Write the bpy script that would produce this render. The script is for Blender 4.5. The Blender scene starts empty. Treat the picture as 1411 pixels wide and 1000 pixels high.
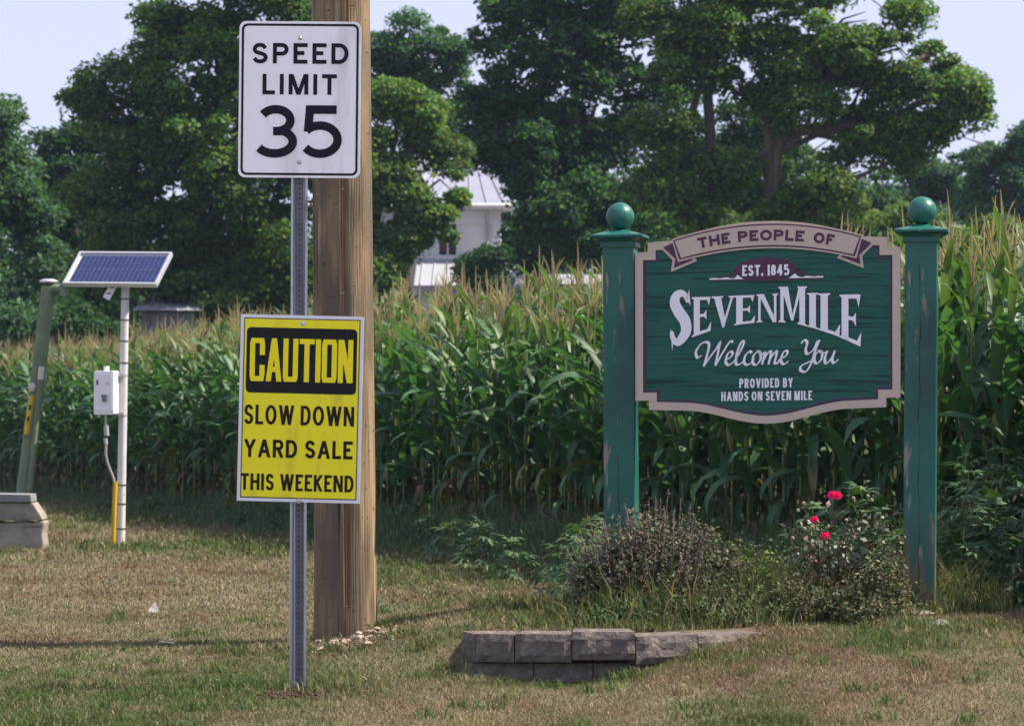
import bpy, math, random
import numpy as np
R = math.radians; PI = math.pi
random.seed(7); rng = np.random.default_rng(11)
scene = bpy.context.scene; COL = scene.collection
F = 4000.0; HOR = 533.0; CX = 705.5; CAMZ = 1.5      # focal length, horizon and centre in photo pixels

# ------------------------------------------------------------------ camera
cam = bpy.data.cameras.new('camera'); camo = bpy.data.objects.new('camera', cam); COL.objects.link(camo)
camo.location = (0, 0, CAMZ); camo.rotation_euler = (R(90), 0, 0)
cam.sensor_width = 36.0; cam.lens = 36.0 * F / 1411.0; cam.shift_y = (HOR - 500) / 1411.0
cam.clip_start = 0.1; cam.clip_end = 3000
cam.dof.use_dof = True; cam.dof.focus_distance = 16.0; cam.dof.aperture_fstop = 6.3
scene.camera = camo
# ------------------------------------------------------------------ light
SUN_AZ = R(89); SUN_EL = R(50)                        # azimuth from +Y towards +X
sd = (math.sin(SUN_AZ) * math.cos(SUN_EL), math.cos(SUN_AZ) * math.cos(SUN_EL), math.sin(SUN_EL))
w = bpy.data.worlds.new('World'); scene.world = w; w.use_nodes = True
nt = w.node_tree; bg = nt.nodes['Background']
sky = nt.nodes.new('ShaderNodeTexSky'); sky.sky_type = 'NISHITA'; sky.sun_disc = False
sky.sun_elevation = SUN_EL; sky.sun_rotation = SUN_AZ; sky.air_density = 1.0; sky.dust_density = .8; sky.ozone_density = 1.5
mixw = nt.nodes.new('ShaderNodeMix'); mixw.data_type = 'RGBA'; mixw.inputs[0].default_value = .94     # thin milky summer veil over the clear sky
mixw.inputs[7].default_value = (1.36, 1.39, 1.93, 1); nt.links.new(sky.outputs[0], mixw.inputs[6])
nt.links.new(mixw.outputs[2], bg.inputs[0]); bg.inputs[1].default_value = 0.15
sl = bpy.data.lights.new('sun', 'SUN'); so = bpy.data.objects.new('sun', sl); COL.objects.link(so)
sl.energy = 2.8; sl.angle = R(0.6); sl.color = (1.0, 0.9, 0.74)
from mathutils import Vector, Matrix
so.rotation_euler = Vector(sd).to_track_quat('Z', 'Y').to_euler()
scene.view_settings.view_transform = 'Standard'; scene.view_settings.look = 'None'
scene.view_settings.exposure = 1.76; scene.view_settings.gamma = 1.0; scene.view_settings.use_curve_mapping = False
try:
    scene.cycles.max_bounces = 8; scene.cycles.transparent_max_bounces = 8
except Exception: pass

# ------------------------------------------------------------------ materials
def mat(name, col, rough=0.7, metal=0.0, var=0.0, vscale=8.0, vstretch=(1, 1, 1), bump=0.0, bscale=40.0,
        attr=False, transl=0.0, spec=0.3, col2=None, tcol=None, bstretch=None):
    m = bpy.data.materials.new(name); m.use_nodes = True
    n = m.node_tree.nodes; L = m.node_tree.links; p = n['Principled BSDF']
    p.inputs['Roughness'].default_value = rough; p.inputs['Metallic'].default_value = metal
    p.inputs['Specular IOR Level'].default_value = spec
    c4 = (*col, 1); out = None
    tc = n.new('ShaderNodeTexCoord')
    if attr:
        a = n.new('ShaderNodeAttribute'); a.attribute_name = 'col'; out = a.outputs['Color']
    if var > 0 or col2:
        mp = n.new('ShaderNodeMapping'); mp.inputs['Scale'].default_value = vstretch
        L.new(tc.outputs['Object'], mp.inputs[0])
        nz = n.new('ShaderNodeTexNoise'); nz.inputs['Scale'].default_value = vscale; nz.inputs['Detail'].default_value = 8; nz.inputs['Roughness'].default_value = .65
        L.new(mp.outputs[0], nz.inputs['Vector'])
        r = n.new('ShaderNodeValToRGB'); r.color_ramp.elements[0].position = .32; r.color_ramp.elements[1].position = .68
        if col2 is None: col2 = tuple(c * (1 - var) for c in col)
        if out is None:
            r.color_ramp.elements[0].color = (*col2, 1); r.color_ramp.elements[1].color = c4; out = r.outputs[0]
            L.new(nz.outputs[0], r.inputs[0])
        else:
            r.color_ramp.elements[0].color = (1 - var,) * 3 + (1,); r.color_ramp.elements[1].color = (1 + var * .5,) * 3 + (1,)
            L.new(nz.outputs[0], r.inputs[0])
            mx = n.new('ShaderNodeMix'); mx.data_type = 'RGBA'; mx.blend_type = 'MULTIPLY'; mx.inputs[0].default_value = 1
            L.new(out, mx.inputs[6]); L.new(r.outputs[0], mx.inputs[7]); out = mx.outputs[2]
    if out is not None: L.new(out, p.inputs['Base Color'])
    else: p.inputs['Base Color'].default_value = c4
    if bump > 0:
        mp2 = n.new('ShaderNodeMapping'); mp2.inputs['Scale'].default_value = bstretch or vstretch
        L.new(tc.outputs['Object'], mp2.inputs[0])
        nb = n.new('ShaderNodeTexNoise'); nb.inputs['Scale'].default_value = bscale; nb.inputs['Detail'].default_value = 6
        L.new(mp2.outputs[0], nb.inputs['Vector'])
        b = n.new('ShaderNodeBump'); b.inputs['Strength'].default_value = 1.0; b.inputs['Distance'].default_value = bump
        L.new(nb.outputs[0], b.inputs['Height']); L.new(b.outputs[0], p.inputs['Normal'])
    if transl > 0:
        t = n.new('ShaderNodeBsdfTranslucent'); ms = n.new('ShaderNodeMixShader'); ms.inputs[0].default_value = transl
        if out is not None:
            g = n.new('ShaderNodeMix'); g.data_type = 'RGBA'; g.blend_type = 'MULTIPLY'; g.inputs[0].default_value = 1
            g.inputs[7].default_value = (*(tcol or (1.9, 1.8, .7)), 1); L.new(out, g.inputs[6]); L.new(g.outputs[2], t.inputs[0])
        else: t.inputs[0].default_value = (col[0] * 1.8, col[1] * 1.7, col[2] * .6, 1)
        L.new(p.outputs[0], ms.inputs[1]); L.new(t.outputs[0], ms.inputs[2]); L.new(ms.outputs[0], n['Material Output'].inputs[0])
    return m

def mix_in(m, col, scale, stretch, lo, hi, detail=4, zmask=None, offset=(0, 0, 0)):
    """wear with a shape of its own: blend a colour over the base colour where a noise is high (and optionally below/above a height)"""
    n = m.node_tree.nodes; L = m.node_tree.links; p = n['Principled BSDF']
    tc = n.new('ShaderNodeTexCoord'); mp = n.new('ShaderNodeMapping'); mp.inputs['Scale'].default_value = stretch; mp.inputs['Location'].default_value = offset
    L.new(tc.outputs['Object'], mp.inputs[0])
    nz = n.new('ShaderNodeTexNoise'); nz.inputs['Scale'].default_value = scale; nz.inputs['Detail'].default_value = detail; L.new(mp.outputs[0], nz.inputs['Vector'])
    mr = n.new('ShaderNodeMapRange'); mr.inputs[1].default_value = lo; mr.inputs[2].default_value = hi; L.new(nz.outputs[0], mr.inputs[0])
    fac = mr.outputs[0]
    if zmask:
        s = n.new('ShaderNodeSeparateXYZ'); L.new(tc.outputs['Object'], s.inputs[0])
        m2 = n.new('ShaderNodeMapRange'); m2.inputs[1].default_value = zmask[0]; m2.inputs[2].default_value = zmask[1]; L.new(s.outputs[2], m2.inputs[0])
        mu = n.new('ShaderNodeMath'); mu.operation = 'MULTIPLY'; L.new(fac, mu.inputs[0]); L.new(m2.outputs[0], mu.inputs[1]); fac = mu.outputs[0]
    mx = n.new('ShaderNodeMix'); mx.data_type = 'RGBA'; L.new(fac, mx.inputs[0]); mx.inputs[7].default_value = (*col, 1)
    inp = p.inputs['Base Color']
    if inp.is_linked: L.new(inp.links[0].from_socket, mx.inputs[6])
    else: mx.inputs[6].default_value = inp.default_value
    L.new(mx.outputs[2], inp)

# ------------------------------------------------------------------ mesh helpers
class MB:
    def __init__(s): s.v = []; s.f = []
    def add(s, vs, fs):
        o = len(s.v); s.v += [tuple(v) for v in vs]; s.f += [tuple(i + o for i in f) for f in fs]; return s
    def box(s, c, d, rz=0, rx=0, ry=0):
        M = Matrix.Rotation(rz, 3, 'Z') @ Matrix.Rotation(ry, 3, 'Y') @ Matrix.Rotation(rx, 3, 'X'); c = Vector(c)
        vs = [c + M @ Vector((x * d[0] / 2, y * d[1] / 2, z * d[2] / 2)) for x in (-1, 1) for y in (-1, 1) for z in (-1, 1)]
        return s.add(vs, [(0, 1, 3, 2), (4, 6, 7, 5), (0, 4, 5, 1), (2, 3, 7, 6), (0, 2, 6, 4), (1, 5, 7, 3)])
    def tube(s, pts, rad, n=10, cap=True):
        pts = [Vector(p) for p in pts]; rad = rad if isinstance(rad, (list, tuple)) else [rad] * len(pts)
        vs = []; up = None
        for i, p in enumerate(pts):
            d = (pts[min(i + 1, len(pts) - 1)] - pts[max(i - 1, 0)]).normalized()
            if up is None: up = Vector((1, 0, 0)) if abs(d.x) < .8 else Vector((0, 1, 0))
            a = (up - d * up.dot(d)).normalized(); b = d.cross(a); up = a
            vs += [p + (a * math.cos(2 * PI * k / n) + b * math.sin(2 * PI * k / n)) * rad[i] for k in range(n)]
        fs = [(i * n + k, i * n + (k + 1) % n, (i + 1) * n + (k + 1) % n, (i + 1) * n + k) for i in range(len(pts) - 1) for k in range(n)]
        if cap: fs += [tuple(range(n))[::-1], tuple((len(pts) - 1) * n + k for k in range(n))]
        return s.add(vs, fs)
    def lathe(s, prof, n=24, c=(0, 0, 0)):
        vs = [(c[0] + r * math.cos(2 * PI * k / n), c[1] + r * math.sin(2 * PI * k / n), c[2] + z) for r, z in prof for k in range(n)]
        fs = [(i * n + k, i * n + (k + 1) % n, (i + 1) * n + (k + 1) % n, (i + 1) * n + k) for i in range(len(prof) - 1) for k in range(n)]
        return s.add(vs, fs)
    def plate(s, poly, y0, y1):
        """polygon in the xz plane, given thickness from y0 (front) to y1 (back)"""
        n = len(poly); vs = [(x, y0, z) for x, z in poly] + [(x, y1, z) for x, z in poly]
        return s.add(vs, [tuple(range(n)), tuple(range(2 * n - 1, n - 1, -1))] + [(i, (i + 1) % n + 0, (i + 1) % n + n, i + n)[::-1] for i in range(n)])
    def build(s, name, m, parent=None, smooth=False, bevel=0, loc=None):
        me = bpy.data.meshes.new(name); me.from_pydata(s.v, [], s.f); me.update(); me.materials.append(m)
        if smooth:
            me.shade_smooth()
            try: me.set_sharp_from_angle(angle=R(40))
            except Exception: pass
        o = bpy.data.objects.new(name, me); COL.objects.link(o)
        if parent: o.parent = parent
        if loc: o.location = loc
        if bevel:
            b = o.modifiers.new('bevel', 'BEVEL'); b.width = bevel; b.segments = 2; b.limit_method = 'ANGLE'; b.angle_limit = R(50)
        return o

def empty(name, loc=(0, 0, 0), rz=0):
    o = bpy.data.objects.new(name, None); COL.objects.link(o); o.location = loc; o.rotation_euler.z = rz; o.empty_display_size = .2; return o
def tag(o, label=None, cat=None, group=None, kind=None):
    if label: o['label'] = label
    if cat: o['category'] = cat
    if group: o['group'] = group
    if kind: o['kind'] = kind
    return o
def big_mesh(name, V, Fq, m, col=None, smooth=False):
    """numpy mesh, Fq (n,3) or (n,4); col = (n,3) colour of each face"""
    me = bpy.data.meshes.new(name); k = Fq.shape[1]
    me.vertices.add(len(V)); me.vertices.foreach_set('co', np.asarray(V, np.float32).ravel())
    me.loops.add(Fq.size); me.loops.foreach_set('vertex_index', np.asarray(Fq, np.int32).ravel())
    me.polygons.add(len(Fq)); me.polygons.foreach_set('loop_start', np.arange(0, Fq.size, k, dtype=np.int32))
    me.update(calc_edges=True)
    if smooth: me.shade_smooth()
    if col is not None:
        at = me.attributes.new('col', 'FLOAT_COLOR', 'FACE' if len(col) == len(Fq) else 'POINT')
        at.data.foreach_set('color', np.concatenate([col, np.ones((len(col), 1))], 1).astype(np.float32).ravel())
    me.materials.append(m)
    return me
def link_mesh(name, me, parent=None):
    o = bpy.data.objects.new(name, me); COL.objects.link(o)
    if parent: o.parent = parent
    return o
def W(px, py, Y): return ((px - CX) * Y / F, Y, CAMZ - (py - HOR) * Y / F)
def sst(a, b, x):
    t = np.clip((np.asarray(x, float) - a) / (b - a), 0, 1); return t * t * (3 - 2 * t)
_P = rng.random((256, 256))
def vnoise(x, y, s=1.0):
    x = np.asarray(x, float) * s + 71.3; y = np.asarray(y, float) * s + 33.7
    xi = np.floor(x).astype(int); yi = np.floor(y).astype(int); fx = x - xi; fy = y - yi
    fx = fx * fx * (3 - 2 * fx); fy = fy * fy * (3 - 2 * fy)
    g = lambda a, b: _P[a & 255, b & 255]
    return (g(xi, yi) * (1 - fx) + g(xi + 1, yi) * fx) * (1 - fy) + (g(xi, yi + 1) * (1 - fx) + g(xi + 1, yi + 1) * fx) * fy
def fbm(x, y, s=1.0): return .5 * vnoise(x, y, s) + .27 * vnoise(y, x, s * 2.3) + .15 * vnoise(x, y, s * 5.1) + .08 * vnoise(y, x, s * 11)

# ------------------------------------------------------------------ terrain
EY = np.array([12., 15.5, 18.5, 27, 36, 45, 60, 90, 160]); EX = np.array([5.8, 4.28, 2.98, -0.71, -3.9, -6.9, -12.2, -23, -48])
def edge_x(y): return np.interp(y, EY, EX)            # where the mown lawn meets the weeds in front of the corn
def edge_d(x, y): return (x - edge_x(y)) * 0.93       # metres behind that line
WPX = [(628, 15.32), (645, 15.0), (708, 14.98), (787, 14.98), (877, 15.06), (962, 15.22), (1052, 15.45), (1200, 15.9), (1700, 17.5)]
WX = np.array([(p - CX) / F * y for p, y in WPX]); WY = np.array([y for p, y in WPX])
def terrain(x, y):
    x = np.asarray(x, float); y = np.asarray(y, float)
    z = -0.0112 * np.clip(y - 20, 0, 32) * sst(14, 24, y)
    d = edge_d(x, y)
    z = z + np.clip(d - .6, 0, 22) * np.interp(y, [14, 20, 30, 45, 60], [.05, .05, .04, .018, .01])
    wy = np.interp(x, WX, WY)
    front = .185 * sst(.2, 1.5, x) * sst(12.2, 15.2, y)
    back = .20 * sst(-1.3, -.1, x + 0 * y)
    bx = np.where(x < WX[0], 0, 1)
    t = np.where(x < -.2, sst(15.2, 16.6, y), np.clip((y - wy - .05) / .1, 0, 1))
    bed = front * (1 - t) + np.maximum(back, front) * t
    z = z + bed * (1 - sst(17.2, 18.9, y + .25 * (x - 1)))
    z = z - .012 * np.exp(-((x + 1.08) / .25) ** 2 - ((y - 14.3) / .4) ** 2) + .022 * np.exp(-((x + .92) / .3) ** 2 - ((y - 16.75) / .28) ** 2)
    z = z - .045 * np.exp(-((x - .25) / .8) ** 2 - ((y - 14.8) / .35) ** 2)
    z = z + .035 * (fbm(x, y, .55) - .5) + .012 * (vnoise(x, y, 3.1) - .5)
    return z
def TZ(x, y): return float(terrain(x, y))
def axis(segs):
    a = []
    for s0, s1, st in segs: a += list(np.arange(s0, s1, st))
    return np.array(a + [segs[-1][1]])
gx = axis([(-900, -100, 100), (-100, -20, 5), (-20, -7, .5), (-7, -1.2, .12), (-1.2, 4.2, .05), (4.2, 9, .2), (9, 30, 1.5), (30, 100, 10), (100, 900, 100)])
gy = axis([(-60, 0, 6), (0, 10, 1), (10, 14, .12), (14, 19, .05), (19, 32, .12), (32, 60, .5), (60, 120, 3), (120, 300, 20), (300, 1500, 150)])
GX, GY = np.meshgrid(gx, gy); GZ = terrain(GX, GY)
def lawn_col(x, y, ov=0):
    """own colour of the turf: dry straw, brown patches and green tufts"""
    n1 = fbm(x * .8, y * .35, 1.0); n2 = fbm(x + 9, y * .6 + 4, 1.7); n3 = fbm(x - 5, y + 2, 5.0)
    green = np.array([.068, .104, .030]); straw = np.array([.225, .188, .125]); brown = np.array([.175, .115, .082])
    wx = np.interp(x, WX, WY)
    g = .42 + (n1 - .5) * 3.2 + (n3 - .5) * 1.5
    for cx, cy, rx, ry, a in [(-1.35, 14.3, .55, .5, .5), (-.6, 14.8, 1.0, .6, .35), (-3.9, 28.4, .5, .5, .6), (-4.9, 27.9, .4, .4, .6), (-2.2, 14.0, 1.6, .5, .45),
                              (1.3, 14.9, 1.6, .35, .5), (2.7, 15.6, 1.2, .5, .5), (-.5, 16.1, 1.1, .7, .35), (-2.6, 17.6, 1.9, 1.6, -.42), (-2.9, 22.5, 2.4, 2.4, -.55), (-3.6, 25.2, 2.2, .9, -.4), (-.9, 21.2, 2.0, .9, -.3), (1.6, 13.9, 1.7, .55, -.4), (0, 18.8, 1.2, 1.3, -.25), (-2.1, 12.9, 1.6, .6, .35)]:
        g = g + a * np.exp(-((x - cx) / rx) ** 2 - ((y - cy) / ry) ** 2)
    g = g + .4 * np.exp(-((x - edge_x(y) + .3) / .35) ** 2)
    g = np.clip(g, 0, 1)[..., None]; b = np.clip((n2 - .45) * 4, 0, 1)[..., None]
    dry = straw * (1 - b) + brown * b
    return dry * (1 - g) + green * g
gc = lawn_col(GX, GY) * .72
for cx, cy, rx in [(-1.08, 14.25, .38), (-.9, 16.7, .48)]:
    k = np.exp(-(((GX - cx) / rx) ** 2 + ((GY - cy) / (rx * .8)) ** 2)) * .95; gc = gc * (1 - k[..., None]) + np.array([.075, .05, .035]) * k[..., None]
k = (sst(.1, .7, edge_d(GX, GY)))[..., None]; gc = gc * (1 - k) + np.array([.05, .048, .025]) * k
kb = ((GY > np.interp(GX, WX, WY) + .15) & (GX > -.2) & (GY < 17.6))[..., None] * .6; gc = gc * (1 - kb) + np.array([.085, .065, .045]) * kb
nx, ny = len(gx), len(gy); idx = np.arange(nx * ny).reshape(ny, nx)
gf = np.stack([idx[:-1, :-1], idx[:-1, 1:], idx[1:, 1:], idx[1:, :-1]], -1).reshape(-1, 4)
M_ground = mat('turf_soil', (.1, .09, .05), .95, attr=True, var=.35, vscale=14, bump=.02, bscale=45, spec=.1)
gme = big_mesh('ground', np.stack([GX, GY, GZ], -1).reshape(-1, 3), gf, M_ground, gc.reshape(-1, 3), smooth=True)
tag(link_mesh('ground', gme), 'dry mown lawn rising to a corn field', kind='structure')

# unseen road by the camera, added pale to bounce sunlight onto the signs
M_bounce_road = mat('concrete_bounce_road', (.30, .29, .27), .9, var=.15, vscale=3)
rxs = np.arange(-60, 61, 1.0); rys = np.array([-9, -6, -3, 0, 3, 6, 8.2]); RX_, RY_ = np.meshgrid(rxs, rys); idr = np.arange(RX_.size).reshape(RX_.shape)
rf_ = np.stack([idr[:-1, :-1], idr[:-1, 1:], idr[1:, 1:], idr[1:, :-1]], -1).reshape(-1, 4)
tag(link_mesh('road', big_mesh('road', np.stack([RX_, RY_, RX_ * 0 + .06], -1).reshape(-1, 3), rf_, M_bounce_road)), 'unseen pale road added to bounce sunlight onto the signs', kind='structure')
# ------------------------------------------------------------------ grass blades
def blades(x, y, h, wd, lean, col, seed=1):
    """one bent blade (two faces) for each position"""
    r = np.random.default_rng(seed); n = len(x); z = terrain(x, y) - .004
    a = r.random(n) * 2 * PI; b = r.random(n) * 2 * PI; px = np.cos(a) * wd / 2; py = np.sin(a) * wd / 2
    lx = np.cos(b) * lean * h; ly = np.sin(b) * lean * h
    m0 = np.stack([x + lx * .3, y + ly * .3, z + h * .55], -1); tip = np.stack([x + lx, y + ly, z + h * np.sqrt(np.clip(1 - lean ** 2 * .6, .1, 1))], -1)
    b0 = np.stack([x - px, y - py, z], -1); b1 = np.stack([x + px, y + py, z], -1)
    o = np.stack([px, py, px * 0], -1) * .8
    V = np.stack([b0, b1, m0 + o, m0 - o, tip], 1).reshape(-1, 3); i = np.arange(n) * 5
    Fc = np.stack([np.stack([i, i + 1, i + 2], -1), np.stack([i, i + 2, i + 3], -1), np.stack([i + 3, i + 2, i + 4], -1)], 1).reshape(-1, 3)
    return V, Fc, np.repeat(col, 3, 0)
def join(parts):
    V = []; Fc = []; C = []; o = 0
    for v, f, c in parts: V.append(v); Fc.append(f + o); C.append(c); o += len(v)
    return np.concatenate(V), np.concatenate(Fc), np.concatenate(C)
def in_lawn(x, y):
    wy = np.interp(x, WX, WY)
    d = edge_d(x, y)
    inwall = (x > WX[0] + .04) & (x < 1.30) & (y > wy - .03) & (y < wy + .21)
    return (d < .15) & ~inwall
parts = []
for y0, y1, dens, h0, wd in [(11.6, 15.2, 6400, .025, .0045), (15.2, 19.5, 3300, .027, .006), (19.5, 26, 1200, .032, .009), (26, 52, 300, .045, .014)]:
    ar = (y1 - y0) * (.40 * (y0 + y1) / 2); n = int(ar * dens)
    y = rng.uniform(y0, y1, n); x = rng.uniform(-.2, .2, n) * y
    k = in_lawn(x, y); x = x[k]; y = y[k]; n = len(x)
    c = lawn_col(x, y); gr = (c[:, 1] > c[:, 0] * 1.02)
    # single blades differ from their patch: some green among straw and the reverse
    swap = rng.random(n); c = np.where((swap < .16)[:, None], np.array([.07, .115, .03]), c); c = np.where((swap > .86)[:, None], np.array([.27, .225, .155]), c)
    c = c * rng.uniform(.65, 1.35, n)[:, None]
    tuft = np.clip(fbm(x + 20, y, 2.8) - .42, 0, .3) / .3
    near = sum(np.exp(-((x - a) ** 2 + (y - b) ** 2) / r_ ** 2) for a, b, r_ in [(-1.05, 14.3, .35), (-.6, 14.75, .45), (-.2, 14.9, .35), (-.97, 16.7, .5), (1.2, 15.0, .5), (2.6, 15.8, .6)])
    h = h0 * rng.uniform(.5, 1.3, n) * (1 + 1.3 * tuft * gr + .9 * np.clip(near, 0, 1))
    bare = rng.random(n) < .95 * np.exp(-((x + 1.08) / .24) ** 2 - ((y - 14.1) / .45) ** 2) + .95 * np.exp(-((x + .86) / .34) ** 2 - ((y - 16.6) / .2) ** 2)
    k = ~bare
    parts.append(blades(x[k], y[k], h[k], wd * rng.uniform(.7, 1.3, k.sum()), rng.uniform(.2, 1.0, k.sum()), c[k], 3))
tr_ = np.random.default_rng(6)
tx = tr_.uniform(-2.6, 2.8, 130); ty = tr_.uniform(12.2, 20, 130); extra = [(-1.42, 14.35), (-1.5, 14.5), (-.8, 14.35), (-.75, 14.6), (-.45, 14.9), (-.3, 15.0), (-.38, 15.3), (-.2, 14.85), (.2, 14.75), (.6, 14.85), (-.6, 16.3), (-1.3, 16.4), (-.7, 16.9), (1.0, 15.0), (2.2, 15.8), (2.6, 15.9)]
tx = np.concatenate([tx, [e[0] for e in extra * 3]]) ; ty = np.concatenate([ty, [e[1] for e in extra * 3]])
i_ = np.repeat(np.arange(len(tx)), 34); sg_ = .035; x = tx[i_] + tr_.normal(size=len(i_)) * sg_ * 1.3; y = ty[i_] + tr_.normal(size=len(i_)) * sg_
k = in_lawn(x, y) & (((x + 1.08) / .26) ** 2 + ((y - 14.1) / .45) ** 2 > 1); x, y, i_ = x[k], y[k], i_[k]
cc_ = np.where((tr_.random(len(tx)) < .75)[:, None], np.array([.07, .125, .035]), np.array([.24, .20, .12]))[i_] * tr_.uniform(.7, 1.35, len(x))[:, None]
parts.append(blades(x, y, tr_.uniform(.03, .085, len(x)), tr_.uniform(.004, .010, len(x)), tr_.uniform(.3, 1.0, len(x)), cc_, 8))
M_grass = mat('grass_blade', (.1, .12, .04), .75, attr=True, transl=.25, spec=.2, tcol=(1.4, 1.4, .8))
V, Fc, C = join(parts)
tag(link_mesh('lawn_grass', big_mesh('lawn_grass', V, Fc, M_grass, C)), 'short mown grass, patchy green and straw coloured', 'grass', kind='stuff')

# ------------------------------------------------------------------ stroke lettering
def arc(cx, cy, rx, ry, a0, a1, n=14):
    return [(cx + rx * math.cos(R(a0 + (a1 - a0) * i / n)), cy + ry * math.sin(R(a0 + (a1 - a0) * i / n))) for i in range(n + 1)]
def crom(p, n=6):
    q = [p[0]] + list(p) + [p[-1]]; out = []
    for i in range(1, len(q) - 2):
        a, b, c, d = [np.array(q[j], float) for j in (i - 1, i, i + 1, i + 2)]
        for k in range(n):
            t = k / n; out.append(tuple(.5 * ((2 * b) + (-a + c) * t + (2 * a - 5 * b + 4 * c - d) * t * t + (-a + 3 * b - 3 * c + d) * t ** 3)))
    return out + [tuple(p[-1])]
_S = crom([(.95, .80), (.76, .95), (.5, 1), (.2, .95), (.03, .76), (.16, .58), (.5, .5), (.86, .4), (.98, .23), (.8, .05), (.5, 0), (.2, .05), (.0, .2)])
_O = arc(.5, .5, .5, .5, 0, 360, 28)
GL = {  # letter: (relative width, strokes)
 'A': (.95, [[(0, 0), (.5, 1)], [(.5, 1), (1, 0)], [(.17, .3), (.83, .3)]]),
 'B': (.8, [[(0, 0), (0, 1)], [(0, 1), (.6, 1)] + arc(.6, .76, .36, .24, 90, -90) + [(0, .52)], [(0, .52), (.62, .52)] + arc(.62, .26, .38, .26, 90, -90) + [(0, 0.0)]]),
 'C': (.85, [arc(.5, .5, .5, .5, 45, 315, 24)]),
 'D': (.85, [[(0, 0), (0, 1)], [(0, 1), (.45, 1)] + arc(.45, .5, .55, .5, 90, -90, 18) + [(0, 0)]]),
 'E': (.7, [[(0, 0), (0, 1)], [(0, 1), (1, 1)], [(0, .52), (.88, .52)], [(0, 0), (1, 0)]]),
 'F': (.68, [[(0, 0), (0, 1)], [(0, 1), (1, 1)], [(0, .5), (.88, .5)]]),
 'H': (.85, [[(0, 0), (0, 1)], [(1, 0), (1, 1)], [(0, .52), (1, .52)]]),
 'I': (0, [[(.5, 0), (.5, 1)]]),
 'K': (.82, [[(0, 0), (0, 1)], [(.0, .38), (1, 1)], [(.3, .57), (1, 0)]]),
 'L': (.66, [[(0, 0), (0, 1)], [(0, 0), (1, 0)]]),
 'M': (1.05, [[(0, 0), (0, 1)], [(1, 0), (1, 1)], [(.04, 1), (.5, 0)], [(.96, 1), (.5, 0)]]),
 'N': (.88, [[(0, 0), (0, 1)], [(1, 0), (1, 1)], [(.04, 1), (.96, 0)]]),
 'O': (.95, [_O]),
 'P': (.78, [[(0, 0), (0, 1)], [(0, 1), (.6, 1)] + arc(.6, .74, .4, .26, 90, -90) + [(0, .48)]]),
 'R': (.82, [[(0, 0), (0, 1)], [(0, 1), (.6, 1)] + arc(.6, .75, .36, .25, 90, -90) + [(0, .5)], [(.5, .5), (1, 0)]]),
 'S': (.78, [_S]),
 'T': (.78, [[(.5, 0), (.5, 1)], [(0, 1), (1, 1)]]),
 'U': (.85, [[(0, 1), (0, .4)] + arc(.5, .4, .5, .4, 180, 360, 18) + [(1, 1)]]),
 'V': (.92, [[(0, 1), (.5, 0)], [(1, 1), (.5, 0)]]),
 'W': (1.3, [[(0, 1), (.25, 0)], [(.5, 1), (.25, 0)], [(.5, 1), (.75, 0)], [(1, 1), (.75, 0)]]),
 'Y': (.9, [[(0, 1), (.5, .42)], [(1, 1), (.5, .42)], [(.5, 0), (.5, .46)]]),
 '1': (.3, [[(1, 0), (1, 1)], [(0, .72), (.95, .93)]]),
 '3': (.8, [arc(.45, .75, .47, .25, 150, -78, 18), [(.37, .505), (.64, .505)], arc(.42, .27, .58, .27, 68, -148, 22)]),
 '4': (.8, [[(.75, 0), (.75, 1)], [(.72, 1), (0, .3)], [(0, .27), (1, .27)]]),
 '5': (.8, [[(.95, 1), (.08, 1)], [(.11, 1.0), (.05, .50)], arc(.43, .32, .56, .32, 141, -145, 22)]),
 '8': (.75, [arc(.5, .76, .42, .24, 0, 360, 20), arc(.5, .26, .5, .26, 0, 360, 22)]),
 '.': (0, [[(.5, 0), (.5, .16)]]),
}
BOXY = {  # squared-off capitals of the black block on the yellow sign
 'C': (.8, [[(1, .62), (1, .9), (.93, 1), (.07, 1), (0, .93), (0, .07), (.07, 0), (.93, 0), (1, .1), (1, .36)]]),
 'A': (.85, [[(0, 0), (.5, 1)], [(.5, 1), (1, 0)], [(.2, .25), (.8, .25)]]),
 'U': (.8, [[(0, 1), (0, .07), (.07, 0), (.93, 0), (1, .07), (1, 1)]]),
 'T': (.8, [[(.5, 0), (.5, 1)], [(0, 1), (1, 1)]]), 'I': (0, [[(.5, 0), (.5, 1)]]),
 'O': (.8, [[(0, .5), (0, .93), (.07, 1), (.93, 1), (1, .93), (1, .07), (.93, 0), (.07, 0), (0, .07), (0, .5)]]),
 'N': (.8, [[(0, 0), (0, 1)], [(1, 0), (1, 1)], [(.06, 1), (.94, 0)]]),
}
def ribbon(pts, wfn):
    """strip of quads along a 2D path; wfn(i, direction) -> full width. ends cut square"""
    P = [np.array(p, float) for p in pts]; P = [P[0]] + [P[i] for i in range(1, len(P)) if np.linalg.norm(P[i] - P[i - 1]) > 1e-6]; n = len(P); closed = n > 3 and np.linalg.norm(P[0] - P[-1]) < 1e-6
    vs = []
    for i in range(n):
        a = P[i] - P[i - 1] if i > 0 else ((P[0] - P[-2]) if closed else None)
        b = P[i + 1] - P[i] if i < n - 1 else ((P[1] - P[0]) if closed else None)
        if a is None: a = b
        if b is None: b = a
        a = a / (np.linalg.norm(a) + 1e-9); b = b / (np.linalg.norm(b) + 1e-9)
        t = a + b; t = t / (np.linalg.norm(t) + 1e-9); nn = np.array([-t[1], t[0]])
        mit = 1 / max(.6, abs(np.dot(nn, np.array([-a[1], a[0]]))))
        h = wfn(i, t) / 2 * mit
        vs += [P[i] + nn * h, P[i] - nn * h]
    return vs, [(2 * i, 2 * i + 1, 2 * i + 3, 2 * i + 2) for i in range(n - 1)]
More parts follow.
